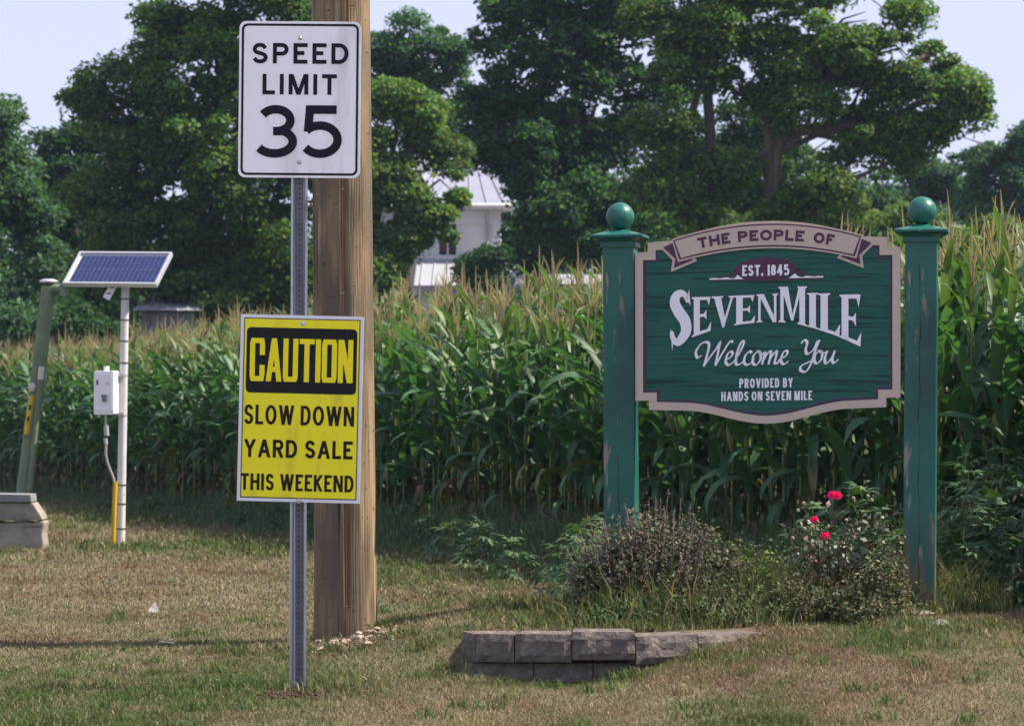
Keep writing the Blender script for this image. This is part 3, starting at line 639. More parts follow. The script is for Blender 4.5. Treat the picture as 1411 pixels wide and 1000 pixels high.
# ------------------------------------------------------------------ retaining wall of split-face blocks
M_blk = mat('split_face_concrete', (.19, .16, .145), .95, col2=(.085, .07, .068), vscale=22, bump=.012, bscale=38, spec=.1)
mix_in(M_blk, (.30, .26, .22), 9, (1, 1, 1), .58, .7)
WL = empty('retaining_wall', (WX[1], WY[1], 0)); tag(WL, 'low curved grey wall of split-face concrete blocks edging the flower bed', 'wall')
def block(x0, x1, y0, y1, z0, z1, parent, name='block', dep=.20):
    """split face towards the road: displaced front grid, chamfered edges"""
    a = math.atan2(y1 - y0, x1 - x0); L = math.hypot(x1 - x0, y1 - y0) - .006; c = ((x0 + x1) / 2, (y0 + y1) / 2)
    nu, nv = 9, 5; v = []; f = []
    for j in range(nv):
        for i in range(nu):
            u = i / (nu - 1); q = j / (nv - 1); ed = min(u, 1 - u, q, 1 - q)
            d = -(.012 if ed > .01 else 0) + random.uniform(-.007, .005) * (1 if ed > .01 else .6); v.append(((u - .5) * L, d, z0 + (z1 - z0) * q))
    f += [(j * nu + i, j * nu + i + 1, (j + 1) * nu + i + 1, (j + 1) * nu + i) for j in range(nv - 1) for i in range(nu - 1)]
    o = len(v); v += [(-L / 2 + .02, dep, z0), (L / 2 - .02, dep, z0), (L / 2 - .02, dep, z1), (-L / 2 + .02, dep, z1)]
    t_ = [(nv - 1) * nu + i for i in range(nu)]; b_ = list(range(nu))
    f += [tuple(t_ + [o + 2, o + 3]), tuple(b_[::-1] + [o, o + 1]), (o + 1, o, o + 3, o + 2), tuple([j * nu for j in range(nv)] + [o + 3, o]), tuple([j * nu + nu - 1 for j in range(nv)][::-1] + [o + 1, o + 2])]
    b = MB().add(v, f).build(name, M_blk, parent, loc=(c[0] - parent.location.x, c[1] - parent.location.y, 0)); b.rotation_euler.z = a
    return b
def wp(px, Y): return ((px - CX) / F * Y, Y)
tp_ = [wp(637, 15.22), wp(655, 15.02), wp(709, 14.98), wp(788, 14.95), wp(876, 14.96), wp(962, 15.10), wp(1050, 15.32), wp(1130, 15.55)]
ztop = [.222, .225, .228, .240, .215, .205, .19]
for i in range(6):
    (x0, y0), (x1, y1) = tp_[i], tp_[i + 1]; block(x0, x1, y0, y1, ztop[i] - .145, ztop[i], WL, dep=.12 if i == 0 else .2)
lp = [wp(643, 15.20), wp(652, 15.06), wp(735, 15.03), wp(817, 15.02), wp(905, 15.06), wp(990, 15.2)]
for i in range(5):
    (x0, y0), (x1, y1) = lp[i], lp[i + 1]; block(x0, x1, y0, y1, -.075, .075 - .004, WL, dep=.1 if i == 0 else .18)
# ------------------------------------------------------------------ concrete block structure at the left
M_conc = mat('old_concrete', (.33, .29, .25), .9, col2=(.17, .15, .13), vscale=5, bump=.006, bscale=30, spec=.15)
mix_in(M_conc, (.12, .1, .09), 4, (.5, 1, 3), .6, .7)
M_slab = mat('grey_slab', (.22, .225, .24), .85, var=.25, vscale=9, bump=.002, bscale=60)
CY = 28.4; cz0 = TZ(-4.9, CY)
CB = empty('concrete_abutment', (-5.3, CY, cz0)); tag(CB, 'weathered cracked concrete block with a thin slab on top, left edge', 'concrete block')
def cpx(px, py): x, y, z = W(px - 5, py, CY); return (x + 5.3, z - cz0)
rag = lambda a, b, n, j: [(a[0] + (b[0] - a[0]) * i / n + random.uniform(-j, j), a[1] + (b[1] - a[1]) * i / n + random.uniform(-j, j)) for i in range(n + 1)]
up = [cpx(-60, 717), *rag(cpx(0, 717), cpx(64, 716), 8, .006), cpx(60, 707), cpx(50, 693), cpx(-60, 691)]
MB().plate(up, 0, .32).build('upper_block', M_conc, CB, bevel=.012)
lo = [cpx(-60, 775), cpx(64, 772), cpx(65, 750), cpx(63, 735), cpx(66, 719), *rag(cpx(64, 719), cpx(0, 720), 8, .006), cpx(-60, 720)]
MB().plate(lo, .02, .34).build('lower_block', M_conc, CB, bevel=.015)
sl_ = [cpx(-60, 691), cpx(49, 691.6), cpx(48, 681), cpx(-60, 679)]
MB().plate(sl_, -.03, .30).build('top_slab', M_slab, CB, bevel=.006)

# ------------------------------------------------------------------ green vent pipe
M_gp = mat('faded_green_paint', (.15, .20, .115), .55, var=.3, vscale=6, bump=.0006, bscale=50)
mix_in(M_gp, (.035, .035, .03), 14, (1, 1, .8), .68, .74); mix_in(M_gp, (.16, .07, .03), 6, (1, 1, .6), .68, .74, offset=(2, 1, 3))
VY = 29.6; bx_, _, bz_ = W(33, 720, VY); gz = TZ(bx_, VY)
VP = empty('vent_pipe', (bx_, VY, gz)); tag(VP, 'leaning faded green vent pipe with elbow outlet behind the concrete block', 'pipe')
def vp(px, py, dy=0): x, y, z = W(px, py, VY); return (x - bx_, dy, z - gz)
MB().tube([vp(28, 745), vp(32, 690), vp(67, 394)], [.083, .083, .070], 20).build('main_pipe', M_gp, VP, smooth=True)
MB().tube([vp(66, 399, -.02), vp(78, 397, -.03), vp(85, 398, -.04), vp(88, 403, -.04), vp(88, 408, -.04)], [.042, .045, .045, .045, .05], 14).build('elbow_outlet', M_gp, VP, smooth=True)
m = MB().lathe([(0, .03), (.05, .028), (.085, .012), (.095, 0), (.088, -.012), (0, -.012)], 20); m.build('cap', M_galv, VP, smooth=True, loc=vp(67, 388))
MB().tube([vp(36, 745, -.09), vp(42, 680, -.09), vp(58, 518, -.085)], .028, 12).build('side_pipe', M_gp, VP, smooth=True)
M_pw = mat('dirty_white_plastic', (.55, .55, .5), .6, var=.3, vscale=20)
MB().tube([vp(57.6, 523, -.085), vp(59.4, 505, -.085)], .031, 12).build('side_pipe_collar', M_pw, VP, smooth=True)
M_yel = mat('yellow_pipe_paint', (.60, .40, .02), .55, var=.25, vscale=18)
a_, b_ = vp(38, 598, -.068), vp(46, 545, -.06)
MB().tube([a_, b_], .03, 12).build('yellow_marker', M_yel, VP, smooth=True)
m = MB().lathe([(.0, .045), (.03, .04), (.042, .015), (.04, -.03), (.028, -.05), (0, -.05)], 12); m.build('marker_cap', M_pw, VP, smooth=True, loc=vp(46, 533, -.065))
for q in (561, 577): m = MB().box((0, 0, 0), (.02, .004, .05), ry=.15); m.build('marker_dash', M_black, VP, loc=vp(46 - (q - 545) * .16, q, -.099))

# ------------------------------------------------------------------ solar panel pole
QY = 29.6; qx, _, _ = W(166, 750, QY); qz = TZ(qx, QY)
SP = empty('solar_panel_pole', (qx, QY, qz)); tag(SP, 'white pole carrying a tilted solar panel beside the corn', 'solar panel')
def sp(px, py, dy=0): x, y, z = W(px, py, QY); return (x - qx, dy, z - qz)
M_wp = mat('white_painted_steel', (.62, .62, .62), .5, var=.12, vscale=9, metal=.1)
mix_in(M_wp, (.22, .13, .08), 16, (1, 1, .7), .66, .72, detail=5, zmask=(1.1, .1)); mix_in(M_wp, (.25, .2, .17), 30, (1, 1, .6), .7, .75)
MB().tube([sp(166, 770), sp(166, 748), sp(173, 380)], [.046, .046, .04], 18).build('pole', M_wp, SP, smooth=True)
M_blackb = mat('black_band', (.02, .02, .022), .6)
for q in (412, 441, 470, 500, 517, 572, 668, 694, 728):
    t_ = (748 - q) / 368.; x, y, z = sp(166 + 7 * t_, q); rr = .046 - .006 * t_
    MB().tube([(x, y, z - .006), (x, y, z + .006)], rr + .004, 16).build('band', M_blackb if q not in (517, 572) else M_galv, SP)
m = MB().lathe([(0, .05), (.03, .042), (.048, .015), (.05, -.05), (0, -.05)], 16); m.build('pole_cap', M_wp, SP, smooth=True, loc=sp(173, 352, .40))
# panel
pc = sp(162.5, 371); PN = empty('panel', pc); PN.parent = SP; tilt = R(-52); PN.rotation_euler = (tilt, R(1.0), R(-14))
M_alu = mat('anodised_aluminium', (.62, .63, .64), .35, metal=.6, var=.08, vscale=8)
M_cell = mat('solar_cell', (.010, .022, .11), .18, spec=.6, var=.35, vscale=5); M_pb = mat('panel_backsheet', (.5, .52, .56), .4)
pw, ph_ = .99, .53
# local: x right, z up along panel, -y front
MB().box((0, .004, 0), (pw - .03, .006, ph_ - .03)).build('backsheet', M_pb, PN)
m = MB(); nc, nr = 18, 8; cwid = (pw - .07) / nc; chh = (ph_ - .07) / nr
for i in range(nc):
    for j in range(nr):
        g = .0028; x0 = -pw / 2 + .035 + i * cwid + g; z0 = -ph_ / 2 + .035 + j * chh + (g if j != 4 else g * 2.4)
        m.box(((x0 + x0 + cwid - 2 * g) / 2, -.002, (z0 + z0 + chh - 2 * g) / 2), (cwid - 2 * g, .004, chh - 2 * g))
m.build('solar_cells', M_cell, PN)['kind'] = 'stuff'
for nm_, c_, d_ in (('frame_rail', (0, 0, ph_ / 2), (pw + .024, .05, .024)), ('frame_rail', (0, 0, -ph_ / 2), (pw + .024, .05, .024)), ('frame_rail', (-pw / 2, 0, 0), (.024, .05, ph_ - .026)), ('frame_rail', (pw / 2, 0, 0), (.024, .05, ph_ - .026))):
    MB().box(c_, d_).build(nm_, M_alu, PN, bevel=.002)
m = MB(); a_ = sp(147, 409, -.05); b_ = sp(160, 392, .02)
m.box(((a_[0] + b_[0]) / 2, -.05, (a_[2] + b_[2]) / 2), (.075, .03, .19), ry=.5); m.build('bracket', M_alu, SP)
for q in (.03, -.03): MB().box(((a_[0] + b_[0]) / 2 + q * .6, -.067, (a_[2] + b_[2]) / 2 + q), (.045, .004, .012)).build('bracket_slot', M_hole, SP)
MB().box(sp(168, 384, .02), (.06, .2, .05), rx=.3).build('panel_mount', M_alu, SP)
# control box
M_box = mat('white_enclosure', (.80, .80, .80), .4, var=.04, vscale=6)
x0, _, z0 = sp(134, 571); x1, _, z1 = sp(163, 511); bxc = ((x0 + x1) / 2, -.10, (z0 + z1) / 2)
CBX = MB().plate(rrect(-(x1 - x0) / 2, -(z1 - z0) / 2, (x1 - x0) / 2, (z1 - z0) / 2, .02), -.08, .08).build('control_box', M_box, SP, bevel=.006, loc=bxc)
CBX.rotation_euler.z = R(-12)
MB().plate(rrect(-.092, -.19, .092, .19, .015), -.086, -.081).build('door', M_box, CBX, bevel=.003)
M_lat = mat('grey_latch', (.12, .15, .14), .4, metal=.3)
MB().box((.012, -.10, -.03), (.06, .02, .022)).box((.016, -.105, -.062), (.045, .024, .05)).build('padlock', M_lat, CBX, bevel=.003)
MB().tube([(.045, -.083, .10), (.045, -.1, .10)], .014, 12).build('door_knob', M_bolt, CBX); MB().box((-.065, -.088, .105), (.018, .003, .05)).build('vent_label', M_blackb, CBX)
MB().tube([(.0, 0, .21), (.0, 0, .27)], .028, 14).build('antenna_stub', M_box, CBX, smooth=True)
for q in (517, 570): MB().box(sp(167, q, -.05), (.07, .06, .03)).build('box_clamp', M_galv, SP)
M_cond = mat('grey_conduit', (.38, .39, .40), .5, metal=.3)
m = MB(); m.tube([sp(148, 570, -.1), sp(148, 586, -.1)], .014, 10); m.tube([sp(148, 586, -.1), sp(149, 600, -.1)], .026, 10); m.tube([sp(147, 603, -.1), sp(148, 612, -.1)], .02, 10)
m.build('conduit_fitting', M_cond, SP, smooth=True)
pts = [sp(148, 610, -.1), sp(147.5, 625, -.1), sp(150, 638, -.09), sp(154, 649, -.07), sp(158, 660, -.06), sp(159, 672, -.05)]
MB().tube(pts, .0125, 10).build('flexible_conduit', M_cond, SP, smooth=True)
MB().tube([sp(156, 765, -.04), sp(157, 740, -.05), sp(160, 663, -.055)], .024, 12).build('yellow_conduit', M_yel, SP, smooth=True)

# ------------------------------------------------------------------ corn
M_corn = mat('corn_leaf', (.05, .1, .03), .5, attr=True, transl=.28, spec=.4, tcol=(1.35, 1.6, .6))
def qstrip(secs):
    """list of cross-sections (m points each) -> V, quads"""
    V = np.array(secs).reshape(-1, 3); m = len(secs[0]); q = []
    for i in range(len(secs) - 1):
        for j in range(m - 1): a = i * m + j; q.append((a, a + 1, a + m + 1, a + m))
    return V, np.array(q)
def leaf_geo(r, h, az, L, wd, el0, droop, nseg, tw=0.0):
    p = np.array([0, 0, h]); secs = []; e = el0
    d = np.array([math.cos(az), math.sin(az)]); sd_ = np.array([-math.sin(az), math.cos(az), 0.0]); curl = r.uniform(-.5, .5)
    for i in range(nseg + 1):
        t = i / nseg; w_ = wd * (.55 + .9 * t if t < .35 else 1.0 * (1 - ((t - .35) / .65) ** 2.2)) * .5 + .001
        tang = np.array([d[0] * math.cos(e), d[1] * math.cos(e), math.sin(e)]); nrm = np.cross(sd_, tang)
        roll = tw * t + curl * t; s_ = sd_ * math.cos(roll) + nrm * math.sin(roll); n2 = np.cross(s_, tang)
        wv_ = .006 * math.sin(t * 17 + h * 9)
        secs.append([p - s_ * w_ - n2 * (w_ * .35 + wv_), p, p + s_ * w_ - n2 * (w_ * .35 - wv_)])
        p = p + tang * L / nseg; e -= droop / nseg * (1 + 1.6 * t)
    return qstrip(secs)
def tube_geo(pts, rad, n=5):
    b = MB().tube(pts, rad, n, cap=False); return np.array(b.v), np.array(b.f)
def corn_variant(seed, light=0):
    """parts of one plant: list of (name, V, Q, colour per face)"""
    r = random.Random(seed); P = []; Hs = r.uniform(1.95, 2.15); lx = r.uniform(-.05, .05); ly = r.uniform(-.05, .05)
    st = [(lx * t * t, ly * t * t, Hs * t) for t in ((0, .35, .7, 1) if not light else (.45, 1))]
    V, Q = tube_geo(st, [.014, .013, .010, .006] if not light else [.011, .006], 5)
    c = np.tile(np.array([.14, .19, .055]), (len(Q), 1)) * r.uniform(.8, 1.2); P.append(('stalk', V, Q, c))
    az = r.uniform(0, 2 * PI); nl = 12; lo = 0 if not light else (7 if light == 1 else 8)
    for i in range(nl):
        az += PI + r.uniform(-.5, .5)
        if i < lo: continue
        t = i / (nl - 1); h = Hs * (.14 + .80 * t); L = (.62 + .30 * math.sin(PI * min(1, t * 1.05))) * r.uniform(.85, 1.12)
        wd = (.062 + .042 * math.sin(PI * t)) * r.uniform(.9, 1.2); el0 = R(54 + 24 * t) + r.uniform(-.18, .15); dr = (1.75 - 1.0 * t) * r.uniform(.5, 1.4)
        if i < 2: wd *= .8; dr = 2.4; L *= .85
        if i > nl - 4: L *= .78; wd *= .78; el0 += .12
        V, Q = leaf_geo(r, h, az, L, wd, el0, dr, 7 if not light else 4, r.uniform(-.6, .6)); V[:, 0] += lx * (h / Hs) ** 2; V[:, 1] += ly * (h / Hs) ** 2
        base = np.array([.050, .118, .050]) * r.uniform(.65, 1.45)
        if t > .75: base = np.array([.085, .14, .048]) * r.uniform(.8, 1.25)
        if i < 2: base = np.array([.15, .105, .05]) * r.uniform(.4, .9) if r.random() < .6 else base * .9
        if i == 2 and r.random() < .4: base = np.array([.11, .12, .04])
        c = np.tile(base, (len(Q), 1)) * np.array([[r.uniform(.9, 1.1)] for _ in Q]); P.append(('leaf', V, Q, c))
    vs = []; top = np.array([lx, ly, Hs])
    def spk(a, el, L, wd):
        d = np.array([math.cos(a) * math.cos(el), math.sin(a) * math.cos(el), math.sin(el)]); s_ = np.array([-math.sin(a), math.cos(a), 0]); b = top + np.array([0, 0, r.uniform(-.02, .12)]) * (el < 1.4)
        s2 = np.cross(d, s_); g = np.array([0, 0, -L * .12])
        for q in (s_, s2) if not light else (s_,):
            vs.append(qstrip([[b - q * wd * .5, b + q * wd * .5], [b + d * L * .6 - q * wd, b + d * L * .6 + q * wd], [b + d * L + g - q * wd * .3, b + d * L + g + q * wd * .3]]))
    spk(0, 1.52, r.uniform(.38, .50), .0068)
    for k in range(r.randint(6, 9) if not light else 3): spk(r.uniform(0, 2 * PI), r.uniform(1.0, 1.42), r.uniform(.18, .30), .0052)
    o = 0; VV = []; QQ = []
    for V, Q in vs: VV.append(V); QQ.append(Q + o); o += len(V)
    QQ = np.concatenate(QQ); tc_ = np.array([.40, .32, .22]) * r.uniform(.75, 1.15) if r.random() < .8 else np.array([.24, .24, .09])
    P.append(('tassel', np.concatenate(VV), QQ, np.tile(tc_, (len(QQ), 1))))
    if not light:
        for k in range(1 if r.random() < .6 else 2):
            h = r.uniform(.85, 1.15); a = r.uniform(0, 2 * PI); d = np.array([math.cos(a) * .32, math.sin(a) * .32, .95]); b = np.array([0, 0, h]) + d * .02
            V, Q = tube_geo([b, b + d * .05, b + d * .12, b + d * .2, b + d * .235], [.012, .025, .027, .016, .007], 6)
            P.append(('ear', V, Q, np.tile(np.array([.15, .19, .055]), (len(Q), 1))))
            b2 = b + d * .23; V, Q = tube_geo([b2, b2 + d * .025, b2 + np.array([d[0] * .07, d[1] * .07, .03])], [.007, .017, .008], 5)
            P.append(('silk', V, Q, np.tile(np.array([.085, .03, .015]), (len(Q), 1))))
    return P
NV = 8
variants = [corn_variant(100 + i) for i in range(NV)]; light1 = [corn_variant(300 + i, 1) for i in range(6)]; light2 = [corn_variant(500 + i, 2) for i in range(5)]
vmesh = [[(nm_, big_mesh('corn_' + nm_, V, Q, M_corn, c)) for nm_, V, Q, c in P] for P in variants]
def merged(P):
    o = 0; VV = []; QQ = []; CC = []
    for _, V, Q, c in P: VV.append(V); QQ.append(Q + o); CC.append(c); o += len(V)
    return np.concatenate(VV), np.concatenate(QQ), np.concatenate(CC)
mv = [merged(P) for P in variants]; m1 = [merged(P) for P in light1]; m2 = [merged(P) for P in light2]
cr = random.Random(5); plants = []
for k in range(27):
    y = 14.2; sp_ = .19 if k < 4 else (.23 if k < 12 else .40)
    while y < 66:
        dx = (edge_x(y + .3) - edge_x(y - .3)) / .6; Ln = math.hypot(dx, 1); nx_, ny_ = 1 / Ln, -dx / Ln
        d = np.interp(y, [18, 27, 40, 60], [1.05, .95, .55, .4]) + .76 * k + cr.uniform(-.06, .06)
        x = edge_x(y) + nx_ * d; yy = y + ny_ * d
        plants.append((x, yy, k)); y += sp_ * cr.uniform(.75, 1.25) / Ln
def vis(x, y): return abs(x) < .185 * y
inview = sorted([p for p in plants if p[2] < 3 and vis(p[0], p[1])], key=lambda p: p[1] + 9 * p[2])[:300]
ins = set((p[0], p[1]) for p in inview)
def hsc(y): return float(np.interp(y, [16, 21, 26, 34, 62], [1.12, 1.11, 1.09, 1.11, 1.04]))
def corn_label(x, y, k):
    px = CX + x / y * F; row = ['front row', 'second row', 'third row'][k]
    marks = [(60, 'behind the green vent pipe'), (125, 'between the vent pipe and the solar panel pole'), (200, 'behind the solar panel pole'), (262, 'just right of the solar panel pole'), (328, 'just left of the caution sign'), (515, 'behind the caution sign and the utility pole'),
             (560, 'just right of the utility pole'), (640, 'below the white house'), (700, 'below the right corner of the house'), (765, 'midway between the utility pole and the sign'), (835, 'just left of the left sign post'), (900, 'behind the left sign post'), (1000, 'behind the grey shrub'),
             (1095, 'between the shrub and the rose bush'), (1190, 'behind the rose bush'), (1245, 'just left of the right sign post'), (1300, 'behind the right sign post'), (1350, 'just right of the right sign post'), (9999, 'at the right edge')]
    where = next(t for q, t in marks if px < q)
    return f'corn plant in the {row} {where}'
for i, (x, y, k) in enumerate(inview):
    e = empty('corn_plant', (x, y, TZ(x, y) - .02), cr.uniform(0, 6.28)); e.scale = (1,) * 2 + (1,); s0 = cr.uniform(.90, 1.06) * (.97 if k == 0 else 1.03) * hsc(y); e.scale = (s0, s0, s0); e.rotation_euler.x = cr.uniform(-.04, .04)
    tag(e, corn_label(x, y, k), 'corn', 'corn plants standing along the edge of the field')
    for nm_, me in vmesh[cr.randrange(NV)]:
        o = bpy.data.objects.new(nm_, me); COL.objects.link(o); o.parent = e
parts = []
for x, y, k in plants:
    if (x, y) in ins: continue
    if k > 3 and not abs(x) < .23 * y + 1: continue
    V, Q, c = (mv if k < 4 else m1 if k < 12 else m2)[cr.randrange(5)]
    s0 = cr.uniform(.92, 1.1) * hsc(y); a = cr.uniform(0, 6.28); ca, sa = math.cos(a) * s0, math.sin(a) * s0
    T_ = np.array([[ca, sa, 0], [-sa, ca, 0], [0, 0, s0]])
    parts.append((V @ T_ + np.array([x, y, TZ(x, y) - .02]), Q, c * cr.uniform(.85, 1.15)))
V, Fc, C = join(parts); tag(link_mesh('corn_field', big_mesh('corn_field', V, Fc, M_corn, C)), 'rest of the tasselled corn field stretching back', 'corn', kind='stuff')

# ------------------------------------------------------------------ weeds along the corn
def scatter(n, f): 
    out = []
    while len(out) < n:
        p = f()
        if p is not None: out.append(p)
    return np.array(out)
n = 60000; y = rng.uniform(15, 52, n) ** 1; y = 15 + 37 * rng.random(n) ** 1.6; d = rng.uniform(-.10, 1.5, n) ** 1.0; x = edge_x(y) + d / .93
wid = np.interp(y, [16, 28, 40, 52], [1.5, 1.25, .7, .55]); k = (d < wid) & (np.abs(x) < .2 * y); x, y, d, wid = x[k], y[k], d[k], wid[k]; n = len(x)
hh = np.interp(y, [16, 28, 40, 52], [.48, .50, .30, .22]) * np.clip((d + .16) / .50, .22, 1) * rng.uniform(.45, 1.2, n) * (.6 + .8 * fbm(x, y, 1.3))
c = np.where((rng.random(n) < .72)[:, None], np.array([.065, .13, .055]), np.array([.15, .18, .09])) * rng.uniform(.6, 1.4, n)[:, None]
c = np.where((rng.random(n) < .07)[:, None], np.array([.22, .19, .12]), c)
tag(link_mesh('weed_grass', big_mesh('weed_grass', *join([blades(x, y, hh, rng.uniform(.006, .014, n), rng.uniform(.1, .95, n), c, 9)])[:2], M_grass, np.repeat(c, 3, 0))), 'dark uncut grass and weeds at the foot of the corn', 'grass', kind='stuff')
hp = []; rs = random.Random(31)
for i in range(150):
    y_ = 16.5 + 26 * rs.random() ** 1.5; d_ = rs.uniform(.12, 1.15) * float(np.interp(y_, [16, 28, 42], [1, .95, .5])); x_ = float(edge_x(y_)) + d_ / .93; h_ = rs.uniform(.16, .50) * float(np.interp(y_, [16, 28, 42], [1, 1, .55])) * min(1, .45 + d_)
    hp.append((rs.randint(8, 20), (x_, y_, TZ(x_, y_)), (rs.uniform(.12, .3), rs.uniform(.12, .3), h_), 900 + i, rs.choice([.03, .045, .06]), rs.choice([[(.05, .11, .045), (.07, .14, .06)], [(.09, .15, .06), (.05, .10, .04)], [(.12, .15, .08), (.06, .10, .05)]])))
WEED_SPRAYS = hp
M_wleaf = mat('broad_weed_leaf', (.04, .1, .03), .6, attr=True, transl=.2, spec=.3)
def lance(L, wd, base, tip, fold=.25, bend=.2):
    """simple pointed leaflet from base along direction tip"""
    b = Vector(base); t = Vector(tip).normalized(); s_ = t.cross(Vector((0, 0, 1)));
    s_ = s_.normalized() if s_.length > .1 else Vector((1, 0, 0)); u = s_.cross(t)
    m_ = b + t * L * .45; e_ = b + t * L - u * 0 + Vector((0, 0, -L * bend)); h = wd / 2
    return [b, m_ + s_ * h + u * h * fold, m_, m_ - s_ * h + u * h * fold, e_], [(0, 1, 2, 2), ]
def weed_leaf_mesh(seed):
    r = random.Random(seed); m = MB()
    for k in range(5):
        a = (k - 2) * .62; L = .17 - .03 * abs(k - 2); t = Vector((math.cos(a), math.sin(a), -.1 + r.uniform(-.1, .1)))
        b = Vector((.05, 0, 0)); s_ = Vector((-math.sin(a), math.cos(a), 0)); h = .021
        m.add([b, b + t * L * .45 + s_ * h + Vector((0, 0, .006)), b + t * L * .5, b + t * L * .45 - s_ * h + Vector((0, 0, .006)), b + t * L + Vector((0, 0, -L * .3))], [(0, 3, 2), (0, 2, 1), (1, 2, 4), (2, 3, 4)])
    m.add([(0, -.002, 0), (0, .002, 0), (.05, .002, 0), (.05, -.002, 0)], [(0, 1, 2, 3)])
    me = bpy.data.meshes.new('weed_leaf'); me.from_pydata([tuple(v) for v in m.v], [], m.f); me.materials.append(None); return me
M_w1 = mat('ragweed_leaf', (.055, .125, .05), .6, transl=.2, var=.35, vscale=3); M_w2 = mat('ragweed_leaf_pale', (.095, .165, .07), .6, transl=.2, var=.3, vscale=3)
M_stem = mat('weed_stem', (.09, .11, .05), .7)
wl = [weed_leaf_mesh(i) for i in range(3)]
for i, me in enumerate(wl): me.materials[0] = M_w2 if i == 2 else M_w1
def weed(x, y, h, n, label, seed, sc=1.0):
    r = random.Random(seed); z = TZ(x, y) - .02; e = empty('weed_plant', (x, y, z), r.uniform(0, 6)); tag(e, label, 'weed', 'broad-leaved weeds at the edge of the corn')
    lx, ly = r.uniform(-.1, .1), r.uniform(-.1, .1)
    MB().tube([(0, 0, 0), (lx * .4, ly * .4, h * .5), (lx, ly, h)], [.009, .007, .003], 6).build('stem', M_stem, e)
    for i in range(n):
        t = .12 + .88 * i / (n - 1); a = i * 2.4 + r.uniform(-.3, .3); o = bpy.data.objects.new('leaf', wl[r.randrange(3)]); COL.objects.link(o); o.parent = e
        rr = (1 - t) * .16 * sc; o.location = (lx * t * t + math.cos(a) * rr, ly * t * t + math.sin(a) * rr, h * t + r.uniform(-.03, .03))
        s0 = sc * (1.25 - .5 * t) * r.uniform(.8, 1.2); o.scale = (s0,) * 3; o.rotation_euler = (r.uniform(-.3, .3), R(r.uniform(-25, 30)) - .5 * t, a)
W_ = [(1308, 19.0, .62, 'by the right post of the welcome sign'), (1330, 18.3, .85, 'tallest, just right of the right sign post'), (1366, 18.0, .75, 'near the right edge of the picture'), (1402, 17.8, .95, 'at the right edge, light green'),
      (1345, 17.6, .45, 'low, in front of the others right of the sign'), (1388, 17.5, .5, 'low, at the lower right edge'), (1215, 18.6, .8, 'just left of the right sign post'), (1185, 18.9, .85, 'behind the rose bush'), (1235, 18.2, .6, 'touching the right sign post'),
      (1160, 18.5, .55, 'low, behind the rose bush'), (800, 20.0, .58, 'left of the left sign post'), (770, 20.9, .42, 'half way between utility pole and sign'), (822, 18.8, .55, 'touching the left sign post'), (715, 23.0, .34, 'low, in the weeds before the corn'),
      (1290, 18.7, .95, 'behind the right sign post'), (610, 25.6, .4, 'short, right of the utility pole'), (660, 24.2, .45, 'short, before the corn beside the tall weeds'), (1110, 19.0, .7, 'under the right half of the sign'), (1320, 17.9, .95, 'dense, right of the right post'), (1350, 18.9, 1.05, 'tall, against the corn at right'), (1376, 18.6, 1.1, 'tall, third in from the right edge'), (850, 19.3, .6, 'behind the left sign post'), (950, 19.0, .5, 'behind the grey shrub')]
for i, (px, Y, h, lb) in enumerate(W_):
    weed((px - CX) / F * Y, Y, h, int(16 + h * 26), 'green lobed-leaf weed ' + lb, 40 + i, 1.0 if h > .5 else .8)

# ------------------------------------------------------------------ flower bed
BZ0 = lambda x, y: TZ(x, y) - .01
def shrub_leaves(n, c, rad, seed, size, cols, shape=1.0):
    r = np.random.default_rng(seed); u = r.normal(size=(n, 3)); u /= np.linalg.norm(u, axis=1)[:, None]; q = r.random(n) ** .45
    lump = 1 + .22 * np.sin(u[:, 0] * 5 + seed) * np.cos(u[:, 2] * 6 + seed)
    p = u * q[:, None] * np.array(rad) * lump[:, None]; p[:, 2] = np.abs(p[:, 2]) * shape; p += np.array(c)
    return leaf_quads(p, u, size, cols, r)
def leaf_quads(p, u, size, cols, r, up=.5):
    """rhombic leaves at p facing roughly outwards and up"""
    n = len(p); nn = u * .6 + r.normal(size=(n, 3)) * .75 + np.array([0, 0, up]); nn /= np.linalg.norm(nn, axis=1)[:, None]
    t = np.cross(nn, r.normal(size=(n, 3))); t /= np.linalg.norm(t, axis=1)[:, None] + 1e-9; b = np.cross(nn, t)
    s = (size * r.uniform(.6, 1.35, n))[:, None]; t = t * s * .5; b = b * s * .30; nn = nn * s * .10
    V = np.stack([p - t, p + b - nn, p + t, p - b - nn], 1).reshape(-1, 3); i = np.arange(n) * 4
    Q = np.stack([i, i + 1, i + 2, i + 3], -1)
    cols = np.array(cols); c = cols[r.integers(0, len(cols), n)] * r.uniform(.65, 1.35, n)[:, None]
    return V, Q, c
def sprays(ns, c, rad, seed, size, cols, per=26, jit=.016):
    r = np.random.default_rng(seed); a = r.random(ns) * 2 * PI; q = r.random(ns) ** .6; k = r.uniform(.35, 1.28, ns)
    tip = np.stack([rad[0] * q * np.cos(a), rad[1] * q * np.sin(a), rad[2] * (1 - .5 * q ** 2) * k], -1); base = tip * np.array([.25, .25, 0]); i = np.repeat(np.arange(ns), per); t = r.uniform(.2, 1.0, len(i))[:, None] ** .8
    p = base[i] * (1 - t) + tip[i] * t + np.stack([0 * t[:, 0], 0 * t[:, 0], .10 * rad[2] * np.sin(PI * t[:, 0])], -1) + r.normal(size=(len(i), 3)) * jit
    V, Q, C = leaf_quads(p + np.array(c), (tip - base)[i] * 1.5 + r.normal(size=(len(i), 3)) * .4, size, cols, r); sh = r.uniform(.65, 1.35, ns)[i]
    return V, Q, C * sh[:, None]
M_bleaf = mat('small_shrub_leaf', (.1, .12, .07), .7, attr=True, transl=.15, spec=.2, tcol=(1.3, 1.3, .8))
